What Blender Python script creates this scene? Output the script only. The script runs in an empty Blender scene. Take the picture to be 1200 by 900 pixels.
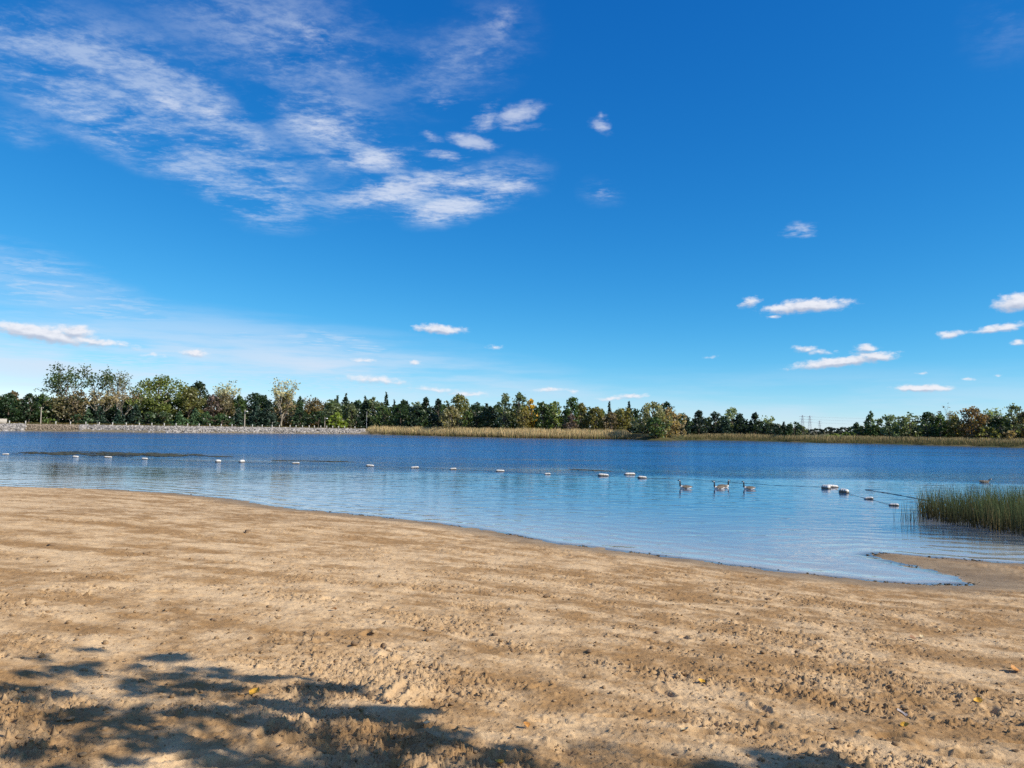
import bpy, math, random
import numpy as np
from mathutils import Vector, Matrix

R = math.radians
sc = bpy.context.scene
COL = sc.collection
rng = np.random.default_rng(7)
random.seed(7)

# ------------------------------------------------------------------ camera
FPX, EYE = 873.0, 3.7
PITCH, ROLL = math.atan2(50.0, FPX), R(0.80)
_f = np.array([0, math.cos(PITCH), math.sin(PITCH)])
_r0 = np.array([1.0, 0, 0]); _u0 = np.array([0, -math.sin(PITCH), math.cos(PITCH)])
_r = math.cos(ROLL) * _r0 + math.sin(ROLL) * _u0
_u = -math.sin(ROLL) * _r0 + math.cos(ROLL) * _u0
CAM = np.array([0, 0, EYE])

def ray(x, y):
    return _f + _r * (x - 600) / FPX + _u * (450 - y) / FPX
def on_plane(x, y, z=0.0):                     # point of the photograph carried to a level surface
    d = ray(x, y); t = (z - EYE) / d[2]
    return CAM + d * t
def at_depth(x, y, Y):
    d = ray(x, y); return CAM + d * (Y / d[1])
def azel(x, y):
    d = ray(x, y); d = d / np.linalg.norm(d)
    return math.degrees(math.atan2(d[0], d[1])), math.degrees(math.asin(d[2]))

cd = bpy.data.cameras.new('camera'); cam = bpy.data.objects.new('camera', cd); COL.objects.link(cam)
cd.sensor_width = 36; cd.lens = 36 * FPX / 1200; cd.clip_start = 0.1; cd.clip_end = 12000
M = Matrix(((_r[0], _u[0], -_f[0], 0), (_r[1], _u[1], -_f[1], 0), (_r[2], _u[2], -_f[2], EYE), (0, 0, 0, 1)))
cam.matrix_world = M
sc.camera = cam
sc.view_settings.view_transform = 'Standard'; sc.view_settings.look = 'None'
sc.view_settings.gamma = 1; sc.view_settings.exposure = 0.3; sc.view_settings.use_curve_mapping = False
sc.cycles.max_bounces = 6; sc.cycles.diffuse_bounces = 3; sc.cycles.glossy_bounces = 3
sc.cycles.transparent_max_bounces = 12; sc.cycles.caustics_reflective = False; sc.cycles.caustics_refractive = False
sc.cycles.use_denoising = False

# ------------------------------------------------------------------ noise
_P = np.random.default_rng(3).permutation(512)
_G = np.random.default_rng(4).uniform(0, 2 * np.pi, 512); _GX, _GY = np.cos(_G), np.sin(_G)
def perlin(x, y):
    xi, yi = np.floor(x).astype(np.int64), np.floor(y).astype(np.int64)
    xf, yf = x - xi, y - yi
    u = xf * xf * xf * (xf * (xf * 6 - 15) + 10); v = yf * yf * yf * (yf * (yf * 6 - 15) + 10)
    def g(ix, iy, dx, dy):
        h = _P[(_P[ix & 511] + iy) & 511]
        return _GX[h] * dx + _GY[h] * dy
    a = g(xi, yi, xf, yf); b = g(xi + 1, yi, xf - 1, yf)
    c = g(xi, yi + 1, xf, yf - 1); d = g(xi + 1, yi + 1, xf - 1, yf - 1)
    return ((a + u * (b - a)) * (1 - v) + (c + u * (d - c)) * v) * 1.4
def fbm(x, y, o=4, gain=0.5):
    s, a, f = 0, 1.0, 1.0
    for i in range(o):
        s = s + a * perlin(x * f + 17.3 * i, y * f - 9.1 * i); a *= gain; f *= 2.03
    return s
def sstep(a, b, x):
    t = np.clip((x - a) / (b - a), 0, 1); return t * t * (3 - 2 * t)

# ------------------------------------------------------------------ mesh helpers
def mesh_np(name, V, Fs, mats=(), smooth=False, attrs=None, mat_idx=None):
    """Fs: list of (n,k) index arrays."""
    me = bpy.data.meshes.new(name)
    V = np.asarray(V, np.float32)
    me.vertices.add(len(V)); me.vertices.foreach_set('co', V.ravel())
    Fs = [np.asarray(f, np.int32) for f in Fs if len(f)]
    loops = np.concatenate([f.ravel() for f in Fs]); tot = np.concatenate([np.full(len(f), f.shape[1], np.int32) for f in Fs])
    start = np.concatenate([[0], np.cumsum(tot)[:-1]]).astype(np.int32)
    me.loops.add(len(loops)); me.loops.foreach_set('vertex_index', loops)
    me.polygons.add(len(tot)); me.polygons.foreach_set('loop_start', start); me.polygons.foreach_set('loop_total', tot)
    if smooth: me.polygons.foreach_set('use_smooth', np.ones(len(tot), bool))
    if mat_idx is not None: me.polygons.foreach_set('material_index', np.asarray(mat_idx, np.int32))
    me.update(calc_edges=True)
    for k, a in (attrs or {}).items():
        at = me.attributes.new(k, 'FLOAT', 'POINT'); at.data.foreach_set('value', np.asarray(a, np.float32))
    for m in mats: me.materials.append(m)
    return me
def link(name, me, parent=None, loc=None):
    o = bpy.data.objects.new(name, me); COL.objects.link(o)
    if parent is not None: o.parent = parent
    if loc is not None: o.location = loc
    return o
def tag(o, label=None, cat=None, group=None, kind=None):
    if label: o['label'] = label
    if cat: o['category'] = cat
    if group: o['group'] = group
    if kind: o['kind'] = kind
    return o
def empty(name, loc, rz=0.0):
    o = bpy.data.objects.new(name, None); COL.objects.link(o); o.location = loc; o.rotation_euler = (0, 0, rz)
    o.empty_display_size = 0.2
    return o
def copy_tree(o, parent=None):
    c = o.copy(); COL.objects.link(c)
    if parent is not None: c.parent = parent
    for ch in list(o.children): copy_tree(ch, c)
    return c
class MB:
    def __init__(s): s.V, s.F, s.n, s.m = [], {}, 0, {}
    def add(s, V, F, mi=0):
        V = np.asarray(V, float); F = np.asarray(F, int)
        s.V.append(V); s.F.setdefault(F.shape[1], []).append(F + s.n); s.m.setdefault(F.shape[1], []).append(np.full(len(F), mi)); s.n += len(V)
    def mesh(s, name, mats, smooth=False):
        ks = list(s.F)
        return mesh_np(name, np.concatenate(s.V), [np.concatenate(s.F[k]) for k in ks], mats, smooth,
                       mat_idx=np.concatenate([np.concatenate(s.m[k]) for k in ks]))
    def tube(s, path, radii, sides=6, mi=0, cap=True):
        path = np.asarray(path, float); n = len(path); radii = np.broadcast_to(radii, (n,))
        T = np.gradient(path, axis=0); T /= np.linalg.norm(T, axis=1)[:, None] + 1e-9
        ref = np.array([0, 0, 1.0]) if abs(T[0][2]) < 0.9 else np.array([1.0, 0, 0])
        A = np.cross(T, ref); A /= np.linalg.norm(A, axis=1)[:, None] + 1e-9; B = np.cross(T, A)
        a = np.arange(sides) * 2 * np.pi / sides
        V = path[:, None, :] + radii[:, None, None] * (np.cos(a)[None, :, None] * A[:, None, :] + np.sin(a)[None, :, None] * B[:, None, :])
        i = np.arange(n - 1)[:, None] * sides; j = np.arange(sides)[None]; k = (j + 1) % sides
        F = np.stack([i + j, i + k, i + sides + k, i + sides + j], -1).reshape(-1, 4)
        s.add(V.reshape(-1, 3), F, mi)
        if cap:
            for e in (0, n - 1):
                b = V[e]; s.add(np.vstack([b, b.mean(0)]), np.stack([np.arange(sides), (np.arange(sides) + 1) % sides, np.full(sides, sides)], -1), mi)
    def box(s, c, d, mi=0, bev=0.0):
        x, y, z = np.array(d) / 2; b = bev
        if b <= 0:
            V = np.array([[sx * x, sy * y, sz * z] for sz in (-1, 1) for sy in (-1, 1) for sx in (-1, 1)]) + np.array(c)
            s.add(V, [[0, 2, 3, 1], [4, 5, 7, 6], [0, 1, 5, 4], [2, 6, 7, 3], [0, 4, 6, 2], [1, 3, 7, 5]], mi); return
        rings = [(-z, b), (-z + b, 0), (z - b, 0), (z, b)]
        L = []
        for zz, ins in rings:
            X, Y = x - ins, y - ins
            L.append([[-X + b, -Y, zz], [X - b, -Y, zz], [X, -Y + b, zz], [X, Y - b, zz], [X - b, Y, zz], [-X + b, Y, zz], [-X, Y - b, zz], [-X, -Y + b, zz]])
        V = np.array(L).reshape(-1, 3) + np.array(c)
        F = [[r * 8 + k, r * 8 + (k + 1) % 8, r * 8 + 8 + (k + 1) % 8, r * 8 + 8 + k] for r in range(3) for k in range(8)]
        s.add(V, F, mi); 
        s.add(V[:8], [list(range(7, -1, -1))], mi); s.add(V[24:], [list(range(8))], mi)
ICO_V = None
def ico():
    global ICO_V, ICO_F
    if ICO_V is None:
        p = (1 + 5 ** .5) / 2
        v = np.array([[-1, p, 0], [1, p, 0], [-1, -p, 0], [1, -p, 0], [0, -1, p], [0, 1, p], [0, -1, -p], [0, 1, -p], [p, 0, -1], [p, 0, 1], [-p, 0, -1], [-p, 0, 1]])
        ICO_V = v / np.linalg.norm(v[0])
        ICO_F = np.array([[0, 11, 5], [0, 5, 1], [0, 1, 7], [0, 7, 10], [0, 10, 11], [1, 5, 9], [5, 11, 4], [11, 10, 2], [10, 7, 6], [7, 1, 8], [3, 9, 4], [3, 4, 2], [3, 2, 6], [3, 6, 8], [3, 8, 9], [4, 9, 5], [2, 4, 11], [6, 2, 10], [8, 6, 7], [9, 8, 1]])
    return ICO_V, ICO_F
def ico2():
    v, f = ico(); v = [tuple(p) for p in v]; F = []; mid = {}
    def m(a, b):
        k = (min(a, b), max(a, b))
        if k not in mid:
            q = (np.array(v[a]) + np.array(v[b])) / 2; q /= np.linalg.norm(q); v.append(tuple(q)); mid[k] = len(v) - 1
        return mid[k]
    for a, b, c in f:
        x, y, z = m(a, b), m(b, c), m(c, a); F += [[a, x, z], [x, b, y], [z, y, c], [x, y, z]]
    return np.array(v), np.array(F)
def lumps(P, S, squash=0.6, jit=0.25, r=rng):
    """many small irregular lumps: P (n,3) centres, S (n,) radii"""
    v, f = ico(); n = len(P)
    d = v[None] * (1 + r.uniform(-jit, jit, (n, 12, 1)))
    ang = r.uniform(0, 2 * np.pi, n); c, s_ = np.cos(ang)[:, None], np.sin(ang)[:, None]
    sx = r.uniform(.75, 1.35, n)[:, None]
    X = (d[..., 0] * c - d[..., 1] * s_) * sx; Y = d[..., 0] * s_ + d[..., 1] * c; Z = d[..., 2] * squash
    V = np.stack([X, Y, Z], -1) * S[:, None, None] + P[:, None]
    F = (f[None] + 12 * np.arange(n)[:, None, None]).reshape(-1, 3)
    return V.reshape(-1, 3), F

# ------------------------------------------------------------------ materials
def new_mat(name):
    m = bpy.data.materials.new(name); m.use_nodes = True; nt = m.node_tree; nt.nodes.clear()
    return m, nt
class NT:
    def __init__(s, nt): s.t = nt
    def n(s, typ, **kw):
        nd = s.t.nodes.new(typ)
        for k, v in kw.items():
            if k == 'inp':
                for a, b in v.items(): s.set(nd.inputs[a], b)
            else: setattr(nd, k, v)
        return nd
    def set(s, sock, v):
        if isinstance(v, bpy.types.NodeSocket): s.t.links.new(v, sock)
        elif isinstance(v, bpy.types.Node): s.t.links.new(v.outputs[0], sock)
        else: sock.default_value = v
    def m(s, op, a, b=0.0, c=0.0, clamp=False):
        nd = s.t.nodes.new('ShaderNodeMath'); nd.operation = op; nd.use_clamp = clamp
        for i, v in enumerate((a, b, c)): s.set(nd.inputs[i], v)
        return nd.outputs[0]
    def mix(s, f, a, b):
        nd = s.t.nodes.new('ShaderNodeMix'); nd.data_type = 'RGBA'
        s.set(nd.inputs[0], f); s.set(nd.inputs[6], c4(a)); s.set(nd.inputs[7], c4(b)); return nd.outputs[2]
    def mul(s, a, b, f=1.0):
        nd = s.t.nodes.new('ShaderNodeMix'); nd.data_type = 'RGBA'; nd.blend_type = 'MULTIPLY'
        s.set(nd.inputs[0], f); s.set(nd.inputs[6], c4(a)); s.set(nd.inputs[7], c4(b)); return nd.outputs[2]
    def noise(s, vec, scale, detail=3.0, rough=0.5, dist=0.0):
        nd = s.t.nodes.new('ShaderNodeTexNoise')
        if vec is not None: s.set(nd.inputs['Vector'], vec)
        nd.inputs['Scale'].default_value = scale; nd.inputs['Detail'].default_value = detail
        nd.inputs['Roughness'].default_value = rough; nd.inputs['Distortion'].default_value = dist
        return nd.outputs[0]
    def rng(s, v, a, b, c=0.0, d=1.0, smooth=True):
        nd = s.t.nodes.new('ShaderNodeMapRange'); nd.interpolation_type = 'SMOOTHSTEP' if smooth else 'LINEAR'
        for i, q in enumerate((v, a, b, c, d)): s.set(nd.inputs[i], q)
        return nd.outputs[0]
    def attr(s, name):
        nd = s.t.nodes.new('ShaderNodeAttribute'); nd.attribute_name = name; return nd.outputs['Fac']
    def pos(s): return s.t.nodes.new('ShaderNodeNewGeometry').outputs['Position']
    def mapping(s, vec, loc=(0, 0, 0), rot=(0, 0, 0), scale=(1, 1, 1), typ='POINT'):
        nd = s.t.nodes.new('ShaderNodeMapping'); nd.vector_type = typ; s.set(nd.inputs[0], vec)
        nd.inputs[1].default_value = loc; nd.inputs[2].default_value = rot; nd.inputs[3].default_value = scale; return nd.outputs[0]
    def out(s, sh, vol=None):
        o = s.t.nodes.new('ShaderNodeOutputMaterial'); s.set(o.inputs[0], sh)
    def pbr(s, color, rough=0.6, normal=None, spec=0.3, metal=0.0):
        nd = s.t.nodes.new('ShaderNodeBsdfPrincipled'); s.set(nd.inputs['Base Color'], c4(color)); s.set(nd.inputs['Roughness'], rough)
        nd.inputs['Specular IOR Level'].default_value = spec; nd.inputs['Metallic'].default_value = metal
        if normal is not None: s.set(nd.inputs['Normal'], normal)
        return nd.outputs[0]
    def bump(s, h, strength=0.5, dist=0.02):
        nd = s.t.nodes.new('ShaderNodeBump'); s.set(nd.inputs['Strength'], strength); s.set(nd.inputs['Distance'], dist); s.set(nd.inputs['Height'], h); return nd.outputs[0]
def c4(c):
    if isinstance(c, (tuple, list)) and len(c) == 3: return (*c, 1.0)
    return c

def mat_simple(name, color, rough=0.7, var=0.25, scale=8.0, bump=0.3, bdist=0.01, spec=0.3):
    m, nt = new_mat(name); N = NT(nt)
    tc = N.n('ShaderNodeTexCoord').outputs['Object']
    f = N.noise(tc, scale, 5, 0.6)
    col = N.mix(N.rng(f, .3, .7), tuple(c * (1 - var) for c in color), tuple(min(1, c * (1 + var)) for c in color))
    N.out(N.pbr(col, rough, N.bump(f, bump, bdist), spec)); return m

def mat_leaf(name='leaf_foliage', transl=0.5, var=0.45):
    """colour of each plant comes from its object colour; every leaf differs a little"""
    m, nt = new_mat(name); N = NT(nt)
    oi = N.n('ShaderNodeObjectInfo'); geo = N.n('ShaderNodeNewGeometry')
    rnd = geo.outputs['Random Per Island']
    tc = N.n('ShaderNodeTexCoord').outputs['Object']
    n1 = N.noise(tc, 0.7, 3)
    v = N.m('MULTIPLY_ADD', rnd, 2 * var, 1 - var)
    v = N.m('MULTIPLY', v, N.rng(n1, .3, .7, .7, 1.3))
    hs = N.n('ShaderNodeHueSaturation'); N.set(hs.inputs['Color'], oi.outputs['Color']); N.set(hs.inputs['Value'], v)
    N.set(hs.inputs['Hue'], N.m('ADD', 0.485, N.m('MULTIPLY', N.noise(tc, 1.9, 2), 0.03)))
    d = N.n('ShaderNodeBsdfDiffuse'); N.set(d.inputs[0], hs.outputs[0])
    t = N.n('ShaderNodeBsdfTranslucent'); N.set(t.inputs[0], N.mul(hs.outputs[0], (1.25, 1.2, .6)))
    mx = N.n('ShaderNodeMixShader'); mx.inputs[0].default_value = transl; N.set(mx.inputs[1], d.outputs[0]); N.set(mx.inputs[2], t.outputs[0])
    g = N.n('ShaderNodeBsdfGlossy'); g.inputs['Roughness'].default_value = .45; g.inputs['Color'].default_value = (1, 1, 1, 1)
    m2 = N.n('ShaderNodeMixShader'); m2.inputs[0].default_value = .025; N.set(m2.inputs[1], mx.outputs[0]); N.set(m2.inputs[2], g.outputs[0])
    N.out(m2.outputs[0]); return m
LEAF = mat_leaf()
NEEDLE = mat_leaf('needle_foliage', 0.15, 0.4)
BARK = mat_simple('bark', (.13, .10, .075), .9, .4, 5, .6, .03)
BARK_PALE = mat_simple('pale_bark', (.30, .26, .20), .9, .35, 5, .5, .03)

# ------------------------------------------------------------------ sun and sky
SUN_EL, SUN_AZ = R(35), R(112)          # azimuth from +Y towards +X
S = np.array([math.sin(SUN_AZ) * math.cos(SUN_EL), math.cos(SUN_AZ) * math.cos(SUN_EL), math.sin(SUN_EL)])
sl = bpy.data.lights.new('sun', 'SUN'); sl.energy = 5.0; sl.angle = R(0.53); sl.color = (1.0, .93, .82)
so = bpy.data.objects.new('sun', sl); COL.objects.link(so); so.rotation_euler = Vector((-S[0], -S[1], -S[2])).to_track_quat('-Z', 'Y').to_euler()

SKY_STRENGTH = 0.10
w = bpy.data.worlds.new('World'); sc.world = w; w.use_nodes = True; w.node_tree.nodes.clear(); N = NT(w.node_tree)
sky = N.n('ShaderNodeTexSky', sky_type='NISHITA', sun_disc=False, sun_elevation=SUN_EL, sun_rotation=SUN_AZ, altitude=200, air_density=0.7, dust_density=0.0, ozone_density=1.0)
ss = N.n('ShaderNodeSeparateColor'); N.set(ss.inputs[0], sky.outputs[0]); sj = N.n('ShaderNodeCombineColor')
for ch, (gain, gam) in enumerate(((1.22, 1.98), (1.09, 1.0), (1.17, .60))):      # deep clear autumn blue
    N.set(sj.inputs[ch], N.m('MULTIPLY', N.m('POWER', N.m('MULTIPLY', ss.outputs[ch], .1), gam), gain * 10 / 1.23))
skycol = sj.outputs[0]
dirv = N.n('ShaderNodeTexCoord').outputs['Generated']
sp = N.n('ShaderNodeSeparateXYZ'); N.set(sp.inputs[0], dirv)
DEG = 180 / math.pi
az = N.m('MULTIPLY', N.m('ARCTAN2', sp.outputs[0], sp.outputs[1]), DEG)
el = N.m('MULTIPLY', N.m('ARCSINE', sp.outputs[2]), DEG)
cb = N.n('ShaderNodeCombineXYZ'); N.set(cb.inputs[0], az); N.set(cb.inputs[1], el)
zc = N.m('MAXIMUM', sp.outputs[2], 0.02)
pl = N.n('ShaderNodeCombineXYZ'); N.set(pl.inputs[0], N.m('DIVIDE', sp.outputs[0], zc)); N.set(pl.inputs[1], N.m('DIVIDE', sp.outputs[1], zc))
PX = math.degrees(1 / FPX)
def blobs(lst, vec, op):
    acc = None
    for (x, y, hw, hh, tilt, st) in lst:
        a, e = azel(x, y)
        k = math.cos(math.atan((x - 600) / FPX)) ** 2
        v = N.mapping(vec, (a, e, 0), (0, 0, R(-tilt)), (hw * PX * max(k, .6), hh * PX, 1), 'TEXTURE')
        g = N.n('ShaderNodeTexGradient', gradient_type='SPHERICAL'); N.set(g.inputs[0], v)
        q = N.m('MULTIPLY', g.outputs[1], st)
        acc = q if acc is None else N.m(op, acc, q)
    return acc
CUM = [(945, 359, 84, 12, -2, 1), (915, 361, 40, 8, 3, .8), (878, 354, 22, 12, -10, .72), (905, 371, 22, 5, 0, .6), (985, 424, 98, 9, -6, 1), (1025, 417, 46, 9, 4, .9), (1016, 408, 24, 8, 0, .8), (942, 409, 26, 8, 0, .75), (960, 413, 40, 6, 0, .6),
       (1192, 354, 48, 14, -8, 1), (1172, 384, 58, 7, -6, .85), (1115, 392, 30, 7, -3, .8), (1192, 402, 26, 6, 0, .7), (1080, 455, 60, 7, -1, .95), (1080, 438, 14, 3, 0, .6), (1135, 443, 18, 3, 0, .55), (1170, 439, 18, 3, 0, .5),
       (50, 391, 130, 13, 6, 1.0), (25, 384, 56, 10, 4, .9), (88, 388, 36, 11, 0, 1.0), (110, 400, 90, 8, 5, .8), (228, 414, 32, 7, 0, .85), (180, 416, 34, 5, 0, .55), (517, 386, 50, 9, 2, .95), (487, 425, 15, 5, 0, .8), (440, 445, 70, 9, 3, .68), (510, 456, 60, 6, 3, .62), (548, 461, 40, 6, 0, .7),
       (643, 457, 30, 5, 0, .75), (670, 458, 17, 4, 0, .65), (740, 464, 34, 6, -3, .75), (715, 467, 28, 5, 0, .7), (425, 422, 30, 5, 4, .6), (835, 418, 18, 4, 0, .5), (580, 407, 24, 6, 0, .5)]
SOFT = [(570, 138, 36, 22, -30, .75), (605, 133, 48, 16, -14, 1.0), (555, 167, 44, 13, 8, 1.0), (505, 160, 26, 10, 10, .7), (520, 182, 46, 10, 5, .75), (520, 120, 34, 18, 10, .5), (470, 222, 110, 20, -14, .9), (535, 215, 50, 13, -10, .75), (440, 188, 60, 16, -6, .8), (525, 244, 66, 17, -14, 1.0), (590, 222, 60, 18, -12, .75), (600, 148, 70, 8, 0, .5),
        (705, 148, 24, 13, 22, .75), (703, 136, 12, 14, 0, .5), (940, 268, 30, 10, 0, .75), (930, 274, 26, 7, 0, .6), (945, 275, 22, 6, 0, .6), (200, 122, 46, 15, 18, .62), (250, 133, 30, 12, 10, .6), (380, 150, 60, 22, 4, .62), (130, 150, 110, 16, 20, .42), (370, 45, 60, 26, 20, .45), (705, 225, 24, 14, 10, .5), (590, 24, 40, 24, -30, .45)]
CIR = [(110, 95, 240, 75, 14, .9), (330, 50, 260, 100, 10, .62), (190, 150, 210, 60, 18, .95), (290, 200, 150, 50, 20, .75), (300, 245, 80, 32, 15, .6), (380, 150, 90, 40, 0, .8), (430, 185, 100, 26, -8, .8),
       (480, 222, 130, 34, -12, .9), (530, 243, 80, 28, -14, .95), (590, 215, 80, 40, -15, .7), (230, 125, 90, 34, 22, .7), (40, 330, 190, 46, 12, .75), (20, 155, 60, 20, 8, .5), (560, 60, 110, 70, -25, .5), (1180, 30, 90, 60, -35, .28), (705, 225, 40, 24, 10, .42),
       (290, 395, 260, 34, 8, .65), (100, 436, 300, 26, 0, .7), (410, 408, 100, 22, 10, .75), (330, 440, 340, 34, 3, .7), (560, 462, 220, 16, 0, .5), (720, 468, 160, 12, 0, .45)]
warp = N.noise(cb, 1.1, 3)
wv = N.n('ShaderNodeTexNoise'); N.set(wv.inputs['Vector'], cb); wv.inputs['Scale'].default_value = 0.9; wv.inputs['Detail'].default_value = 5
wo = N.n('ShaderNodeVectorMath', operation='MULTIPLY_ADD'); N.set(wo.inputs[0], wv.outputs['Color']); wo.inputs[1].default_value = (1.3, .55, 0); wo.inputs[2].default_value = (-.65, -.275, 0)
wa = N.n('ShaderNodeVectorMath', operation='ADD'); N.set(wa.inputs[0], cb); N.set(wa.inputs[1], wo.outputs[0])
cumm = blobs(CUM, wa.outputs[0], 'MAXIMUM')
cumn = N.noise(N.mapping(cb, scale=(1.0, 1.9, 1)), 1.7, 6, .6)
cumd = N.m('MULTIPLY', N.rng(N.m('ADD', cumm, N.m('MULTIPLY', N.m('SUBTRACT', cumn, .5), .75)), .22, .72), .92)
cirm = blobs(CIR, wa.outputs[0], 'ADD')
pr = N.mapping(pl.outputs[0], rot=(0, 0, R(18)), scale=(1, 1.25, 1))
c1 = N.noise(pr, 3.4, 4, .55, .4); c2 = N.noise(pr, 20.0, 8, .7, .2)
cn = N.m('ADD', N.m('MULTIPLY', c1, .5), N.m('MULTIPLY', c2, .5))
cirm = N.m('MINIMUM', cirm, 1.0)
hi = N.rng(el, 5.0, 12.0)
fleck = N.m('MULTIPLY', N.rng(cn, .43, .64), N.m('MULTIPLY_ADD', hi, .75, .25)); body_ = N.m('MULTIPLY', N.rng(c1, .34, .64), N.m('MULTIPLY_ADD', hi, -1.6, 2.6))
cird = N.m('MULTIPLY', N.rng(cirm, .04, .75), N.m('ADD', N.m('MULTIPLY', body_, .17), N.m('MULTIPLY', fleck, .34)))
milk = blobs([(120, 425, 640, 70, 2, .95), (380, 430, 440, 56, 6, .85), (30, 335, 220, 36, 10, .5), (560, 458, 340, 30, 2, .6), (1000, 478, 800, 50, 0, .4)], cb, 'MAXIMUM')
cird = N.m('MAXIMUM', cird, N.m('MULTIPLY', milk, N.rng(N.noise(N.mapping(cb, rot=(0, 0, R(4)), scale=(.06, .55, 1)), 1.0, 5, .6),   .36, .62, .12, 1.0)))
# unseen thin cloud added behind the camera and overhead as neutral fill light
fill_cloud = N.m('MULTIPLY', N.rng(N.m('MULTIPLY_ADD', sp.outputs[2], .75, N.m('MULTIPLY', sp.outputs[1], -.8)), .12, .6), N.m('MULTIPLY', N.rng(N.m('MULTIPLY_ADD', N.noise(pl.outputs[0], 1.4, 5), .8, .1), .3, .6), .30))
cird = N.m('MAXIMUM', cird, fill_cloud)
k = 1 / SKY_STRENGTH / 1.23
up = N.n('ShaderNodeVectorMath', operation='ADD'); N.set(up.inputs[0], wa.outputs[0]); up.inputs[1].default_value = (.10, .26, 0)
shade = N.m('MULTIPLY', N.rng(N.m('SUBTRACT', cumm, blobs(CUM, up.outputs[0], 'MAXIMUM')), -.28, .22), N.rng(cumn, .25, .6, .55, 1.0))
softm = blobs(SOFT, wa.outputs[0], 'MAXIMUM')
softd = N.m('MULTIPLY', N.rng(N.m('ADD', softm, N.m('MULTIPLY', N.m('SUBTRACT', cn, .5), 2.1)), .12, .95), N.m('MULTIPLY', N.rng(softm, .0, .55), .58))
cumcol = N.mix(shade, (.50 * k, .55 * k, .68 * k), (.90 * k, .90 * k, .95 * k))
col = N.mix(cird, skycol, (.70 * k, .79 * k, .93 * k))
col = N.mix(softd, col, (.80 * k, .84 * k, .94 * k))
col = N.mix(cumd, col, cumcol)
bg = N.n('ShaderNodeBackground'); N.set(bg.inputs[0], col); bg.inputs[1].default_value = SKY_STRENGTH
wo_ = N.n('ShaderNodeOutputWorld'); N.set(wo_.inputs[0], bg.outputs[0])
w.cycles.sampling_method = 'MANUAL'; w.cycles.sample_map_resolution = 512

# ------------------------------------------------------------------ the lake: shore lines carried from the photograph to the water level
NEAR_PX = [(0, 570), (60, 571.5), (130, 573.5), (200, 578), (270, 584.5), (310, 592), (350, 597), (400, 601.5), (450, 606.5), (500, 612), (550, 618.5), (600, 627), (640, 635), (700, 642.5), (760, 650), (830, 659), (900, 668), (960, 675), (1020, 681), (1080, 685.5), (1142, 685),
           (1133, 676), (1085, 666), (1045, 658), (1018, 650.5), (1030, 648.2), (1065, 650.5), (1120, 655.5), (1200, 661)]
FAR_PX = [(1420, 530), (1300, 527), (1200, 524.5), (1100, 522), (1030, 520), (960, 519), (900, 517), (830, 515.6), (800, 515.8), (770, 516), (740, 515), (600, 513), (520, 511), (430, 508.6), (300, 507.6), (200, 507), (100, 505.6), (0, 505), (-140, 504), (-260, 503.4)]
near = [on_plane(*p)[:2] for p in NEAR_PX]
far = [on_plane(*p)[:2] for p in FAR_PX]
LEFT = [(-300, 190), (-200, 110), (-100, 68), (-48, 48)]
RIGHT = [(19.0, 21.6), (28, 23), (42, 30), (75, 50), (130, 90), (210, 150)]
POLY = np.array(LEFT + [tuple(p) for p in near] + RIGHT + [tuple(p) for p in far])
NSEG_NEAR = len(LEFT) + len(near) + len(RIGHT) - 1
FARD = {}
_fx = np.array([p[0] for p in FAR_PX])[::-1]; _fd = np.array([p[1] for p in far])[::-1]
def far_depth(px): return float(np.interp(px, _fx, _fd))

def lake_sd(X, Y):
    """signed distance to the shore (negative in the water) and whether the nearest shore is the near one"""
    X = np.asarray(X, float); Y = np.asarray(Y, float)
    best = np.full(X.shape, 1e18); idx = np.zeros(X.shape, int); ins = np.zeros(X.shape, bool)
    n = len(POLY)
    for i in range(n):
        ax, ay = POLY[i]; bx, by = POLY[(i + 1) % n]
        dx, dy = bx - ax, by - ay
        t = np.clip(((X - ax) * dx + (Y - ay) * dy) / (dx * dx + dy * dy), 0, 1)
        d = (X - ax - t * dx) ** 2 + (Y - ay - t * dy) ** 2
        c = d < best; best[c] = d[c]; idx[c] = i
        cr = ((ay > Y) != (by > Y)) & (X < (bx - ax) * (Y - ay) / (by - ay + 1e-12) + ax)
        ins ^= cr
    d = np.sqrt(best); return np.where(ins, -d, d), idx < NSEG_NEAR
SD0 = float(lake_sd(np.array([0.0]), np.array([0.0]))[0][0])
def ground_h(X, Y, sd=None, nr=None):
    if sd is None: sd, nr = lake_sd(X, Y)
    t = np.maximum(sd, 0) / SD0
    hn = 2.05 * np.where(t < 1, t ** 1.05, 1 + (1 - np.exp(-(t - 1) * .7)) * .7)
    hb = np.interp(X, [-130, -10, 80], [2.5, 2.0, 1.8])
    hf = hb * (1 - np.exp(-np.maximum(sd, 0) / 3.0))
    up = np.where(nr, hn, hf)
    dn = -np.minimum(.055 * np.maximum(-sd, 0), 2.6)
    return np.where(sd > 0, up, dn)

# ------------------------------------------------------------------ ground sheet (under everything, out to the horizon)
def axis(a, b, fine, coarse_to):
    core = np.arange(a, b + .1, fine); ex = np.geomspace(fine, coarse_to - b, 26); ex2 = np.geomspace(fine, coarse_to + a, 26)
    return np.concatenate([(a - ex2)[::-1], core, b + ex])
gx = axis(-300, 260, 5.0, 6000.0); gy = axis(-40, 360, 4.0, 6000.0)
GX, GY = np.meshgrid(gx, gy); sd, nr = lake_sd(GX.ravel(), GY.ravel())
gz = ground_h(GX.ravel(), GY.ravel(), sd, nr)
rr = np.hypot(GX.ravel(), GY.ravel()); gz = np.where(nr & (rr < 78), gz - .45, gz)
gz = np.where((sd < 6) & ~nr, gz - .12, gz)
gz += np.where((~nr) & (sd > 12), fbm(GX.ravel() / 30, GY.ravel() / 30, 3) * .15, 0)
nx, ny = len(gx), len(gy)
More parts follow.
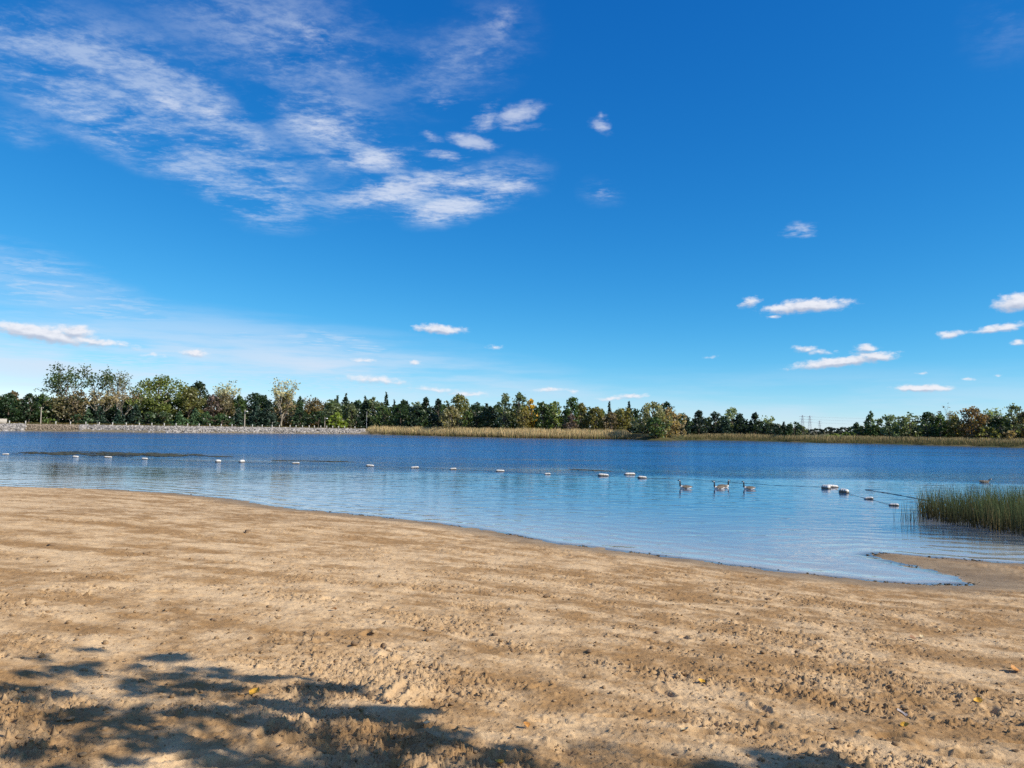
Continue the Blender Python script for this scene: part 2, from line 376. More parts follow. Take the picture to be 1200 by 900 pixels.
i = (np.arange(ny - 1)[:, None] * nx + np.arange(nx - 1)[None]).ravel()
F = np.stack([i, i + 1, i + nx + 1, i + nx], -1)
m, nt = new_mat('meadow_ground'); N = NT(nt); p = N.pos()
a = N.noise(p, .09, 6, .6); b = N.noise(p, 2.2, 4, .6)
colr = N.mix(N.rng(a, .35, .65), (.055, .062, .022), (.13, .105, .05)); colr = N.mix(N.attr('stony'), colr, (.20, .165, .115)); colr = N.mul(colr, N.mix(b, (.6, .6, .6), (1.3, 1.3, 1.2)))
N.out(N.pbr(colr, .95, N.bump(b, .5, .1), .1))
tag(link('ground', mesh_np('ground', np.stack([GX.ravel(), GY.ravel(), gz], -1), [F], [m], True, {'stony': sstep(7.5, 6, sd) * (~nr) * sstep(-40, -55, GX.ravel())})), kind='structure')

# ------------------------------------------------------------------ beach
th = np.concatenate([np.linspace(-100, -39, 50)[:-1], np.linspace(-39, 39, 760), np.linspace(39, 100, 50)[1:]])
rad = np.concatenate([np.geomspace(0.6, 2.2, 24)[:-1], np.geomspace(2.2, 24, 960)[:-1], np.geomspace(24, 80, 170)])
TH, RD = np.meshgrid(R(1) * th, rad); BX, BY = (RD * np.sin(TH)).ravel(), (RD * np.cos(TH)).ravel()
sd, nr = lake_sd(BX, BY); bz = ground_h(BX, BY, sd, nr)
def track_uv(X, Y):
    """coordinates along and across the raked tracks, which bend with the shore"""
    return X, Y + .45 * X + 1.2 * np.log(np.cosh(X / 3.0))
def beach_bands(X, Y):
    u, v = track_uv(X, Y)
    b = fbm(u * .16 + 3, v * .95, 4, .55); b2 = fbm(u * .5 + 9, v * 2.2 - 4, 4, .6)
    b3 = fbm(X * .7 + 1.3, Y * .9 - 7, 4, .6)
    b4 = fbm(X * 1.7 - 11, Y * 1.5 + 3, 4, .6)
    return (.58 * b + .3 * b2) * (1 - .45 * sstep(9, 4, Y)) + .6 * b3 + .5 * b4 - .12 * sstep(8, 4, Y) - .12 * sstep(0, 3.5, X)
def beach_rough(X, Y):
    u, v = track_uv(X, Y)
    k_ = sstep(.0, .8, fbm(u * .42 - 5, v * 1.0 + 8, 5, .62) + .12 + .1 * np.clip(X / 3, -1, 1))
    return k_
def beach_detail(X, Y, sd, r):
    u, v = track_uv(X, Y)
    land = sstep(.25, 2.2, sd)
    ro = beach_rough(X, Y)
    h = fbm(X / .9, Y / .9, 2) * .018 + fbm(X / .33 + 4, Y / .33, 3) * .016
    h += fbm(u * 1.2, v * 5.5, 3) * .012                                  # tracks
    cl = fbm(X / .060, Y / .05, 4, .68)
    h += (.42 + ro) * np.maximum(cl - .10, 0) ** 1.1 * .040
    h -= (.2 + ro) * np.maximum(-fbm(X / .12 + 31, Y / .085, 3) - .2, 0) * .055
    fine = fbm(X / .03, Y / .03, 2) * .0045 * sstep(16, 6, r)
    h += fine * (.4 + ro)
    # dug hollow and mound in the middle of the foreground, footprints by the shade
    return h * land
hd = beach_detail(BX, BY, sd, RD.ravel())
FEAT = [((470, 812), .20, .075), ((430, 815), .14, -.06), ((500, 822), .14, -.05), ((660, 876), .07, -.06), ((645, 868), .09, .035), ((150, 775), .22, -.03), ((330, 850), .25, .03), ((560, 770), .18, .03), ((1055, 846), .1, .03), ((450, 800), .16, .05)]
for (q, rd_, hh) in FEAT:
    zc_ = 1.8
    for _ in range(3):
        P_ = on_plane(*q, z=zc_); zc_ = float(ground_h(np.array([P_[0]]), np.array([P_[1]]))[0])
    hd += hh * np.exp(-((BX - P_[0]) ** 2 + (BY - P_[1]) ** 2) / (rd_ * .8) ** 2)
bz2 = bz + np.where(nr, hd, -.6) + fbm(BX / 1.1, BY / 1.1, 4, .6) * .016 * np.exp(-(sd / 1.3) ** 2)
bz2 = np.where(RD.ravel() > 77, bz2 - .5, bz2)
rs = np.random.default_rng(21); RR = RD.ravel()
for q in range(95):                                    # footprints, in a few wandering lines and at random
    if q < 60: ln = q // 12; px_, py_ = -3.5 + ln * 1.9 + (q % 12) * .52 + rs.normal(0, .08), 3.3 + ln * 1.25 + (q % 12) * (.10 - .06 * ln) + (.12 if q % 2 else -.12); ang = .15 - .1 * ln + rs.normal(0, .15)
    else: rr_ = rs.uniform(3, 11); tt_ = R(1) * rs.uniform(-36, 36); px_, py_ = rr_ * math.sin(tt_), rr_ * math.cos(tt_); ang = rs.uniform(0, 6.28)
    w_ = (np.abs(BX - px_) < .4) & (np.abs(BY - py_) < .4)
    if not w_.any(): continue
    dx, dy = BX[w_] - px_, BY[w_] - py_; c_, s_ = math.cos(ang), math.sin(ang); uu, vv = (dx * c_ + dy * s_) / .15, (-dx * s_ + dy * c_) / .062
    d2 = np.sqrt(uu ** 2 + vv ** 2) + fbm(BX[w_] / .08, BY[w_] / .08, 2) * .22
    bz2[w_] += -.030 * sstep(1.05, .55, d2) + .016 * np.exp(-((d2 - 1.3) / .28) ** 2)
band = beach_bands(BX, BY); ro = beach_rough(BX, BY)
wet = sstep(2.4, .3, sd + fbm(BX / 1.5, BY / 1.5, 3) * .4)
nt_, nr_ = len(th), len(rad)
i = (np.arange(nr_ - 1)[:, None] * nt_ + np.arange(nt_ - 1)[None]).ravel()
F = np.stack([i, i + 1, i + nt_ + 1, i + nt_], -1)
m, nt = new_mat('beach_sand'); N = NT(nt); p = N.pos()
bandA, roA, wetA = N.attr('band'), N.attr('rough'), N.attr('wet')
grain = N.noise(p, 420, 2, .7); spk = N.noise(p, 95, 3, .7); mid = N.noise(p, 7, 5, .6); big = N.noise(p, .55, 4, .55)
dry, damp = (.61, .430, .244), (.322, .190, .082)
f = N.m('ADD', N.m('MULTIPLY', bandA, .75), N.m('MULTIPLY', N.m('SUBTRACT', mid, .5), 1.2))
f = N.m('ADD', f, N.m('MULTIPLY', N.m('SUBTRACT', big, .5), 1.0))
c_ = N.mix(N.rng(f, -.62, .55), damp, dry)
c_ = N.mix(N.m('MULTIPLY', roA, .35), c_, (.33, .205, .10))
c_ = N.mul(c_, N.mix(N.rng(grain, .3, .7), (.72, .70, .68), (1.22, 1.22, 1.22)))
c_ = N.mul(c_, N.mix(N.rng(spk, .25, .45), (.45, .42, .40), (1, 1, 1)))
c_ = N.mix(N.m('MULTIPLY', wetA, .75), c_, (.20, .145, .085))
c_ = N.mix(N.attr('under'), c_, (.66, .58, .50))
bm = N.bump(N.m('ADD', N.m('MULTIPLY', grain, .35), N.m('ADD', spk, N.m('MULTIPLY', N.noise(p, 30, 4, .65), 1.6))), .55, .012)
N.out(N.pbr(c_, N.m('MULTIPLY_ADD', wetA, -.3, .95), bm, .15))
SAND = m
beach = link('beach', mesh_np('beach', np.stack([BX, BY, bz2], -1), [F], [m], True, {'band': band, 'rough': ro, 'wet': wet, 'under': sstep(-.05, -.6, sd)}))
tag(beach, kind='structure')

def sand_z(X, Y):
    X = np.atleast_1d(np.asarray(X, float)); Y = np.atleast_1d(np.asarray(Y, float))
    s_, n_ = lake_sd(X, Y); return ground_h(X, Y, s_, n_) + beach_detail(X, Y, s_, np.hypot(X, Y))
def on_sand(x, y):
    z = 1.7
    for _ in range(6):
        P = on_plane(x, y, z); z = float(sand_z(P[0], P[1])[0])
    return np.array([P[0], P[1], z])

# ------------------------------------------------------------------ water
th = np.linspace(-75, 75, 420); rad = np.concatenate([np.geomspace(9, 60, 260)[:-1], np.geomspace(60, 520, 130)])
TH, RD = np.meshgrid(R(1) * th, rad); WX, WY = (RD * np.sin(TH)).ravel(), (RD * np.cos(TH)).ravel()
sdw, nrw = lake_sd(WX, WY)
keep = sdw < 2.5
depth = np.maximum(-sdw, 0) * .055 * (1 - .72 * np.exp(-((WX + 27) / 14) ** 2 - ((WY - 53) / 7) ** 2))
ruf = sstep(54, 84, WY + .10 * WX + fbm(WX / 26, WY / 14, 3) * 9)
streak = fbm(WX / 60 + 4, WY / 9, 4)
ruf = np.clip(ruf * (.80 + .55 * streak), 0, 1.3)
nt_, nr_ = len(th), len(rad)
i = (np.arange(nr_ - 1)[:, None] * nt_ + np.arange(nt_ - 1)[None]).ravel()
F = np.stack([i, i + 1, i + nt_ + 1, i + nt_], -1); F = F[keep[F].all(1)]
m, nt = new_mat('lake_water'); N = NT(nt); p = N.pos()
dA, rA = N.attr('depth'), N.attr('ruffle')
pa = N.mapping(p, rot=(0, 0, R(24)), scale=(.32, 1.0, 1))
small = N.noise(N.mapping(p, rot=(0, 0, R(12)), scale=(.5, 1, 1)), 2.6, 3, .55, .3)
swell = N.noise(pa, 1.25, 2, .5, .5)
far_w = N.noise(N.mapping(p, rot=(0, 0, R(5)), scale=(.45, 1, 1)), 1.1, 4, .6)
calm = N.m('ADD', N.m('MULTIPLY', small, .0085), N.m('MULTIPLY', swell, .028))
lap = N.m('SINE', N.m('ADD', N.m('MULTIPLY', dA, 118.0), N.m('MULTIPLY', N.noise(p, .55, 3), 9.0)))
calm = N.m('ADD', calm, N.m('MULTIPLY', N.m('MULTIPLY', lap, N.m('POWER', 2.718, N.m('MULTIPLY', dA, -5.0))), .0075))
hgt = N.m('ADD', calm, N.m('MULTIPLY', N.m('MULTIPLY', far_w, rA), .50))
nrm = N.bump(hgt, 1.0, 1.0)
gl = N.n('ShaderNodeBsdfGlossy'); N.set(gl.inputs['Normal'], nrm); N.set(gl.inputs['Roughness'], N.m('MULTIPLY_ADD', rA, .16, .03)); gl.inputs['Color'].default_value = (.97, .97, .97, 1)
tr = N.n('ShaderNodeBsdfTransparent'); tr.inputs[0].default_value = (.86, .90, .88, 1)
df = N.n('ShaderNodeBsdfDiffuse'); df.inputs[0].default_value = (.006, .085, .23, 1)
op = N.m('SUBTRACT', 1.0, N.m('POWER', 2.718, N.m('MULTIPLY', dA, -.8)))
body = N.n('ShaderNodeMixShader'); N.set(body.inputs[0], op); N.set(body.inputs[1], tr.outputs[0]); N.set(body.inputs[2], df.outputs[0])
dt = N.n('ShaderNodeVectorMath', operation='DOT_PRODUCT'); N.set(dt.inputs[0], N.n('ShaderNodeNewGeometry').outputs['Incoming']); N.set(dt.inputs[1], nrm)
fr = N.m('MULTIPLY_ADD', N.m('POWER', N.m('SUBTRACT', 1.0, N.m('ABSOLUTE', dt.outputs['Value']), clamp=True), 5.0), .98, .02)
ms = N.n('ShaderNodeMixShader'); N.set(ms.inputs[0], fr); N.set(ms.inputs[1], body.outputs[0]); N.set(ms.inputs[2], gl.outputs[0])
N.out(ms.outputs[0])
tag(link('lake_water', mesh_np('lake_water', np.stack([WX, WY, 0 * WX], -1), [F], [m], True, {'depth': depth, 'ruffle': ruf})), kind='structure')

# ------------------------------------------------------------------ loose things on the sand
def mesh_lumps(name, P, Sz, mat, squash=.6, jit=.25):
    V, F = lumps(P, Sz, squash, jit); return mesh_np(name, V, [F], [mat], False)
CRUMB = mat_simple('sand_crumb', (.28, .185, .10), .95, .35, 40, .4, .004, .1)
CLOD = mat_simple('damp_clod', (.20, .13, .075), .95, .4, 30, .6, .006, .1)
n = 70000
r_ = np.exp(rng.uniform(np.log(2.6), np.log(17), n)); t_ = R(1) * rng.uniform(-42, 42, n)
X, Y = r_ * np.sin(t_), r_ * np.cos(t_)
k_ = rng.uniform(0, 1, n) < (.22 + .78 * beach_rough(X, Y)) * (lake_sd(X, Y)[0] > .8)
X, Y = X[k_], Y[k_]
sz = np.clip(rng.lognormal(math.log(.0046), .6, len(X)), .002, .024) * np.clip(np.hypot(X, Y) / 5.5, .8, 1.5)
tag(link('sand_crumbs', mesh_lumps('sand_crumbs', np.stack([X, Y, sand_z(X, Y) + sz * .25], -1), sz, CRUMB)), 'small sand crumbs scattered over the beach', 'sand crumbs', kind='stuff')

def clod_mesh(seed, mat):
    r = np.random.default_rng(seed); v, f = ico2()
    n_ = perlin(v[:, 0] * 1.7 + seed, v[:, 1] * 1.7 + v[:, 2] * 2.1); v = v * (1 + .55 * n_[:, None] + r.uniform(-.18, .18, (len(v), 1)))
    v = v * np.array([1.15, .85, .55]); return mesh_np('clod', v, [f], [mat], False)
CM = [clod_mesh(s_, CLOD) for s_ in range(5)]
clods = [(290, 625, .13), (415, 758, .05), (580, 745, .06), (690, 766, .05), (320, 681, .07), (322, 660, .05), (365, 668, .05), (293, 748, .045), (560, 802, .04), (716, 812, .03), (527, 807, .04), (529, 826, .035), (546, 832, .03), (804, 847, .03),
         (791, 885, .03), (696, 828, .025), (935, 764, .05), (960, 763, .05), (1020, 797, .045), (925, 813, .035), (980, 853, .03), (1110, 808, .05), (1150, 812, .05), (900, 702, .08), (770, 742, .05), (820, 742, .04), (450, 757, .05), (1040, 792, .03), (1190, 880, .03), (390, 868, .025), (600, 762, .035), (740, 735, .06), (865, 720, .06), (1060, 735, .04), (1140, 745, .05), (980, 735, .05), (500, 740, .05), (345, 780, .03), (250, 727, .05), (130, 690, .07), (60, 640, .09), (170, 650, .07), (640, 700, .07), (700, 690, .06), (840, 690, .06), (970, 700, .05)]
for q, (x, y, s_) in enumerate(clods):
    P = on_sand(x, y); o = link('clod', CM[q % 5], loc=(P[0], P[1], P[2] + s_ * .12)); s_ *= .62; o.scale = (s_ * rng.uniform(.8, 1.3), s_, s_ * rng.uniform(.8, 1.25)); o.rotation_euler = (rng.uniform(-.3, .3), rng.uniform(-.3, .3), rng.uniform(0, 6.28))
    if q == 0: tag(o, 'largest dark clod lying alone on the sand near the water', 'clod')
    else: tag(o, 'small damp brown clod lying on the open sand', 'clod', 'small clods scattered on the sand')

def leaf_mat(name, c):
    m, nt = new_mat(name); N = NT(nt); tc = N.n('ShaderNodeTexCoord').outputs['Object']
    n_ = N.noise(tc, 9, 4); cc = N.mix(N.rng(n_, .35, .7), tuple(q * .55 for q in c), c)
    N.out(N.pbr(cc, .6, N.bump(n_, .3, .01), .3)); return m
def fallen_leaf(seed, mat):
    r = np.random.default_rng(seed); nu, nv = 11, 7
    u = np.linspace(0, 1, nu); v = np.linspace(-1, 1, nv); V = []
    for a_ in u:
        wd = .42 * math.sin(math.pi * a_ ** .8) ** .8 * (1 + .12 * math.sin(a_ * 21)) + .004
        for b_ in v:
            V.append([a_ - .5, b_ * wd, .22 * b_ * b_ * wd * 1.6 + .25 * (a_ - .5) ** 2 + .05 * math.sin(a_ * 7 + seed)])
    i_ = (np.arange(nu - 1)[:, None] * nv + np.arange(nv - 1)).ravel(); F = np.stack([i_, i_ + 1, i_ + nv + 1, i_ + nv], -1)
    V = np.array(V); V2 = V + np.array([0, 0, .012]); n0 = len(V)
    mb = MB(); mb.add(V2, F); mb.add(V, F[:, ::-1])
    mb.tube([[-.5, 0, .07], [-.62, .02, .06], [-.75, .05, .08]], [.014, .012, .010], 5)
    return mb.mesh('fallen_leaf', [mat], True)
LC = {'yellow': (.80, .43, .05), 'orange': (.60, .27, .06), 'pale': (.74, .58, .33), 'brown': (.32, .16, .07), 'grey': (.42, .36, .33)}
LMAT = {k_: leaf_mat(k_ + '_leaf', c) for k_, c in LC.items()}
LM = {k_: fallen_leaf(n_ * 3 + 1, LMAT[k_]) for n_, k_ in enumerate(LC)}
leaves = [(298, 816, .07, 'yellow', 'yellow fallen leaf at the right edge of the dappled shade'), (1190, 788, .09, 'orange', 'bright orange leaf on the sand at the right edge'), (1182, 786, .05, 'pale', 'pale curled leaf touching the bright orange one'),
          (1070, 750, .08, 'brown', 'brown leaf lying flat beside a pale one on the right'), (1080, 748, .06, 'pale', 'pale tan leaf beside the brown leaf on the right'), (1101, 740, .06, 'pale', 'whitish leaf standing on edge, farthest on the right sand'),
          (1061, 853, .055, 'yellow', 'pale yellow leaf below a curled grey one'), (1056, 838, .075, 'grey', 'curled grey leaf above a pale yellow one'), (617, 853, .045, 'orange', 'orange leaf upright in the middle foreground sand'), (803, 858, .045, 'pale', 'pale leaf casting a black shadow, middle right foreground'),
          (391, 716, .06, 'orange', 'orange leaf far up the sand near the middle'), (822, 801, .05, 'yellow', 'straw coloured leaf on the tracked sand right of centre'), (1146, 827, .06, 'yellow', 'faded yellow leaf in the dark tracks on the right'), (586, 896, .05, 'yellow', 'dull yellow leaf at the bottom edge of the picture'),
          (455, 824, .04, 'brown', 'brown leaf in the dug hollow of the foreground'), (500, 851, .045, 'pale', 'straw pale leaf between two shade patches')]
for q, (x, y, s_, k_, lb) in enumerate(leaves):
    P = on_sand(x, y); s_ *= 1.35; o = link('fallen_leaf', LM[k_], loc=(P[0], P[1], P[2] + s_ * .16 + .012)); o.scale = (s_, s_, s_)
    o.rotation_euler = (rng.uniform(-.45, .45), rng.uniform(-.35, .35), rng.uniform(0, 6.28)); tag(o, lb, 'leaf', 'fallen leaves on the sand')

# wrack washed up along the waterline
WR = mat_simple('shore_wrack', (.055, .045, .028), .9, .5, 20, .5, .01)
pts = []
for a_, b_ in zip(near[:-1], near[1:]):
    L_ = np.linalg.norm(b_ - a_); mid_ = (a_ + b_) / 2
    dens = 14 if mid_[1] > 33 else 70
    k_ = int(L_ * dens)
    t_ = rng.uniform(0, 1, k_); q_ = a_ + (b_ - a_) * t_[:, None]
    clump = fbm(q_[:, 0] * .8, q_[:, 1] * .8, 3); keep_ = clump > rng.uniform(-.15, .8, k_)
    pts.append(q_[keep_] + rng.normal(0, .10, (keep_.sum(), 2)))
pts = np.concatenate(pts); sz = np.clip(rng.lognormal(math.log(.017), .5, len(pts)), .006, .06)
sdp = lake_sd(pts[:, 0], pts[:, 1])[0]
tag(link('shore_wrack', mesh_lumps('shore_wrack', np.stack([pts[:, 0], pts[:, 1], np.maximum(sand_z(pts[:, 0], pts[:, 1]), 0) + sz * .1], -1), sz, WR, .45, .35)), 'dark weed and debris washed up along the waterline', 'shore wrack', kind='stuff')

# ------------------------------------------------------------------ weed mats afloat
WM = mat_simple('floating_weed', (.050, .048, .022), .85, .5, 1.5, .6, .02)
def weed(px, y0, y1, thick, label):
    """a ragged raft of weed between two picture columns, on the water"""
    P0, P1 = on_plane(px[0], y0), on_plane(px[1], y1)
    L_ = np.linalg.norm(P1 - P0); nu, nv = int(max(40, L_ * 9)), 44
    u = np.linspace(0, 1, nu); v = np.linspace(-1, 1, nv); U, Vv = np.meshgrid(u, v, indexing='ij')
    d = (P1 - P0)[:2] / L_; nrm_ = np.array([-d[1], d[0]])
    wdt = thick * (.35 + .65 * np.sin(np.pi * U) ** .6)
    X = P0[0] + (P1 - P0)[0] * U + nrm_[0] * Vv * wdt; Y = P0[1] + (P1 - P0)[1] * U + nrm_[1] * Vv * wdt
    f = fbm(X / 3.2 + 7, Y / 1.3, 4, .6) + .55 - np.abs(Vv) ** 1.5 * 1.1 - sstep(.85, 1, U) * .5 - sstep(.15, 0, U) * .5
    Z = np.clip(f, -.05, .25) * .16 + .004
    i_ = (np.arange(nu - 1)[:, None] * nv + np.arange(nv - 1)).ravel(); F = np.stack([i_, i_ + nv, i_ + nv + 1, i_ + 1], -1)
    F = F[(f.ravel()[F] > .0).all(1)]
    o = link('weed_mat', mesh_np('weed_mat', np.stack([X, Y, Z], -1).reshape(-1, 3), [F], [WM], True)); tag(o, label, 'weed mat', 'weed mats afloat on the lake')
weed((28, 242), 530.0, 534.6, 7.5, 'long dark raft of weed on the water behind the left buoys')
weed((243, 268), 534.6, 535.6, 1.6, 'short dark weed patch at the right end of the long raft')
weed((318, 424), 539.6, 541.6, .8, 'thin brown strip of weed behind the buoys left of centre')
weed((655, 716), 549.5, 552.4, .5, 'thin weed streak just behind the pale small buoy')

# ------------------------------------------------------------------ buoys and rope
FOAM = mat_simple('buoy_foam', (.56, .54, .50), .6, .22, 5, .2, .01)
GRIME_SHADE = mat_simple('buoy_grime_shade', (.16, .14, .11), .8, .4, 12, .4, .01)  # dark tone for grime and for shade painted on the floats
ROPE = mat_simple('wet_rope', (.06, .06, .07), .8, .3, 60, .5, .004)
def make_buoy():
    root = empty('swim_buoy', (0, 0, 0))
    prof = [(-.5, .0), (-.5, .05), (-.485, .10), (-.44, .155), (-.36, .19), (-.12, .205), (-.10, .195), (-.08, .205), (.08, .205), (.10, .195), (.12, .205), (.36, .19), (.44, .155), (.485, .10), (.5, .05), (.5, .0)]
    k_ = 18; a_ = np.arange(k_) * 2 * np.pi / k_
    V = np.array([[x, r * math.cos(t), r * math.sin(t)] for x, r in prof for t in a_]); n_ = len(prof)
    i_ = np.arange(n_ - 1)[:, None] * k_; j_ = np.arange(k_)[None]
    F = np.stack([i_ + j_, i_ + (j_ + 1) % k_, i_ + k_ + (j_ + 1) % k_, i_ + k_ + j_], -1).reshape(-1, 4)
    zc_ = V[F].mean(1)[:, 2]
    b_ = link('float', mesh_np('float', V, [F], [FOAM, GRIME_SHADE], True, mat_idx=(zc_ < .045).astype(int)), root, (0, 0, .055))  # lower faces painted dark as the float's shaded front and underside
    for s_ in (-1, 1):
        mb = MB(); aa = np.linspace(0, 2 * np.pi, 13)
        mb.tube(np.stack([s_ * .53 + .045 * np.cos(aa), 0 * aa, .045 * np.sin(aa)], -1), .014, 6, cap=False)
        link('rope_eye', mb.mesh('rope_eye', [GRIME_SHADE], True), root, (0, 0, .055))
    return root
B0 = make_buoy(); firstb = [True]
buoys = [(6.5, 533, 8, 'white swim buoy cut close to the left picture edge'), (88.6, 535.8, 7, 'white swim buoy below the left end of the weed raft'), (126.6, 536.4, 9, 'larger white swim buoy in front of the weed raft'), (169.6, 538.2, 7, 'white swim buoy below the middle of the weed raft'),
         (255.5, 541.6, 5, 'faint low white buoy just right of the weed raft'), (283.4, 541.8, 5, 'small end-on white buoy right of the faint low one'), (346.6, 543.6, 9, 'white swim buoy under the thin brown weed strip'), (433.6, 546.4, 9.5, 'white buoy before the start of the tan cattails'),
         (486, 548.6, 10, 'white buoy left of centre below the dark spruces'), (531, 550.4, 8, 'shorter white buoy at the middle, below the willow'), (586, 552.6, 10.5, 'white buoy below the tall airy grey tree'), (641.6, 556, 7, 'pale small buoy lying low, right of centre'),
         (707, 557.8, 12.5, 'white buoy of the group of three, its left one'), (738, 556.6, 12.5, 'white buoy of the group of three, set farthest back'), (752.5, 560.4, 10, 'white buoy of the group of three, nearest the geese'),
         (974.9, 571.2, 14.5, 'longest white buoy, right of the geese with a dark front'), (968, 572.6, 6, 'round buoy pressed against the longest buoy'), (989, 577.4, 8, 'short end-on buoy just right of the longest one'), (1018, 585, 10, 'tilted white buoy second from the reeds'), (1047.4, 592.6, 10.5, 'white buoy nearest the reeds at the right end of the line')]
BPOS = []
for q, (x, y, wpx, lb) in enumerate(buoys):
    P = on_plane(x, y); L_ = wpx / FPX * P[1]
    o = B0 if q == 0 else copy_tree(B0)
    o.location = (P[0], P[1], 0)
    endon = wpx < 7 or 'end-on' in lb or 'round' in lb
    tilt = 0.12 if q not in (18, 19, 17) else (-.5)
    if endon: o.scale = (.55, .95, .95); tilt = 1.1 if x < 600 else -.9
    else:
        o.scale = (L_ * 1.02, min(.9, L_ * 1.25), min(.72, L_ * 1.0))
    if x < 600 and not endon: o.scale = (L_ * .95, .72, .60)
    o.rotation_euler = (rng.uniform(-.15, .15), rng.uniform(-.08, .08) - (.18 if q == 18 else 0), tilt + rng.uniform(-.12, .12))
    tag(o, lb, 'buoy', 'white buoys of the swimming line'); BPOS.append(np.array([P[0], P[1], .05]))
def rope(name, pts, r, label, z=.012):
    pts = np.array(pts, float); t = np.arange(len(pts)); tt = np.linspace(0, len(pts) - 1, (len(pts) - 1) * 10 + 1)
    P = np.stack([np.interp(tt, t, pts[:, k_]) for k_ in range(3)], -1)
    fr_ = tt - np.floor(tt); sag = np.sin(np.pi * fr_)
    P[:, 1] += sag * rng.normal(0, .25, len(tt)).cumsum() * .05; P[:, 2] = z + .012 * np.sin(tt * 9)
    mb = MB(); mb.tube(P, r, 6); tag(link(name, mb.mesh(name, [ROPE], True)), label, 'rope')
order = [0, 1, 2, 3, 4, 5, 6, 7, 8, 9, 10, 11, 12, 14]
extra = [on_plane(800, 561.5), on_plane(860, 565.5), on_plane(910, 569)]
rope('float_rope', [BPOS[k_] for k_ in order] + extra + [BPOS[k_] for k_ in (15, 17, 18, 19)], .008, 'dark wet rope linking the white buoys across the water')
rope('shore_rope', [on_plane(*q_) for q_ in ((1014, 574), (1040, 578), (1062, 582), (1084, 586), (1110, 590))], .018, 'thick dark rope on the water running into the reeds')

# ------------------------------------------------------------------ geese
GB = [mat_simple('goose_brown', (.19, .15, .112), .85, .40, 14, .4, .01), mat_simple('goose_black', (.012, .011, .012), .6, .2, 10, .2, .005), mat_simple('goose_white', (.80, .78, .74), .8, .08, 10, .2, .005), mat_simple('goose_breast', (.62, .55, .46), .85, .2, 14, .3, .005)]
def goose(name, pose):
    if pose == 'up': neck = [(.275, .15, .052), (.298, .22, .038), (.302, .30, .031), (.300, .38, .028), (.306, .43, .029)]; head = [(.328, .468, .035), (.362, .476, .036), (.395, .470, .028), (.418, .460, .017), (.445, .452, .012), (.462, .449, .004)]
    else: neck = [(.285, .13, .052), (.325, .17, .038), (.37, .205, .032), (.42, .24, .029), (.455, .262, .030)]; head = [(.488, .283, .035), (.522, .290, .036), (.553, .283, .028), (.577, .272, .017), (.603, .264, .012), (.62, .26, .004)]
    body = [(-.46, .115, .012, .008), (-.40, .105, .045, .02), (-.33, .085, .075, .055), (-.24, .068, .108, .085), (-.10, .055, .138, .118), (.05, .052, .140, .125), (.16, .060, .118, .118), (.23, .085, .085, .095)]
    C = [(x, z, w_, h_) for x, z, w_, h_ in body] + [(x, z, r, r) for x, z, r in neck] + [(x, z, r * .85, r) for x, z, r in head]
    C = np.array(C); path = np.stack([C[:, 0], 0 * C[:, 0], C[:, 1]], -1); T = np.gradient(path, axis=0); T /= np.linalg.norm(T, axis=1)[:, None]
    T[:7] = [1, 0, 0]; T[7] = [.9, 0, .43]
    B = np.stack([-T[:, 2], 0 * T[:, 0], T[:, 0]], -1); A = np.array([0, 1.0, 0]); C[8:, 2:] *= np.array([[1.3, 1.3]]); C[13:, 2:] *= .9
    k_ = 14; a_ = np.arange(k_) * 2 * np.pi / k_
    V = path[:, None] + C[:, 2][:, None, None] * np.cos(a_)[None, :, None] * A + C[:, 3][:, None, None] * np.sin(a_)[None, :, None] * B[:, None]
    n_ = len(C); V = V.reshape(-1, 3)
    i_ = np.arange(n_ - 1)[:, None] * k_; j_ = np.arange(k_)[None]
    F = np.stack([i_ + j_, i_ + k_ + j_, i_ + k_ + (j_ + 1) % k_, i_ + (j_ + 1) % k_], -1).reshape(-1, 4)
    ring = np.repeat(np.arange(n_ - 1), k_); side = np.tile(np.sin(a_ + np.pi / k_), n_ - 1)
    mi = np.zeros(len(F), int); mi[ring >= 8] = 1; mi[(ring >= 5) & (ring <= 7)] = 3; mi[(ring == 5) & (side > .1)] = 0
    mi[ring == 0] = 1; mi[(ring >= 1) & (ring <= 2) & (side < .45)] = 2; mi[(ring == 3) & (side < .0)] = 2; mi[(ring >= 3) & (ring <= 5) & (side < -.25) & (mi == 0)] = 3; mi[(ring >= 6) & (ring <= 7) & (side < .6)] = 2
    cheek = (ring >= 12) & (ring <= 13) & (side < .25) & (side > -.95); mi[cheek] = 2
    if pose == 'low': mi[(mi >= 2) & (ring < 12)] = 0
    caps = [np.arange(k_)[::-1][None] , (np.arange(k_) + (n_ - 1) * k_)[None]]
    me = mesh_np('goose', V, [F, np.concatenate(caps)], GB, True, mat_idx=np.concatenate([mi, [1, 1]]))
    o = link(name, me)
    for s_ in (-1, 1):
        nu, nv = 10, 6; W = []
        for a in np.linspace(0, 1, nu):
            x = .19 - .60 * a; hz = .070 * math.sin(math.pi * min(1, (a * .9 + .1))) ** .7 + .008; zc_ = .105 + .02 * a
            for b in np.linspace(-1, 1, nv):
                yy = (.150 - .10 * a ** 2.2) * math.sqrt(max(.02, 1 - (.55 * b) ** 2)) * (1 if b < .5 else .93)
                W.append([x, s_ * yy, zc_ + hz * b])
        W = np.array(W); i_ = (np.arange(nu - 1)[:, None] * nv + np.arange(nv - 1)).ravel(); Fq = np.stack([i_, i_ + 1, i_ + nv + 1, i_ + nv], -1)
        inner = W * np.array([1, .86, 1]); mb = MB(); mb.add(W, Fq if s_ > 0 else Fq[:, ::-1]); mb.add(inner, Fq[:, ::-1] if s_ > 0 else Fq)
        wg = link('wing', mb.mesh('wing', [GB[0]], True), o)
    return o
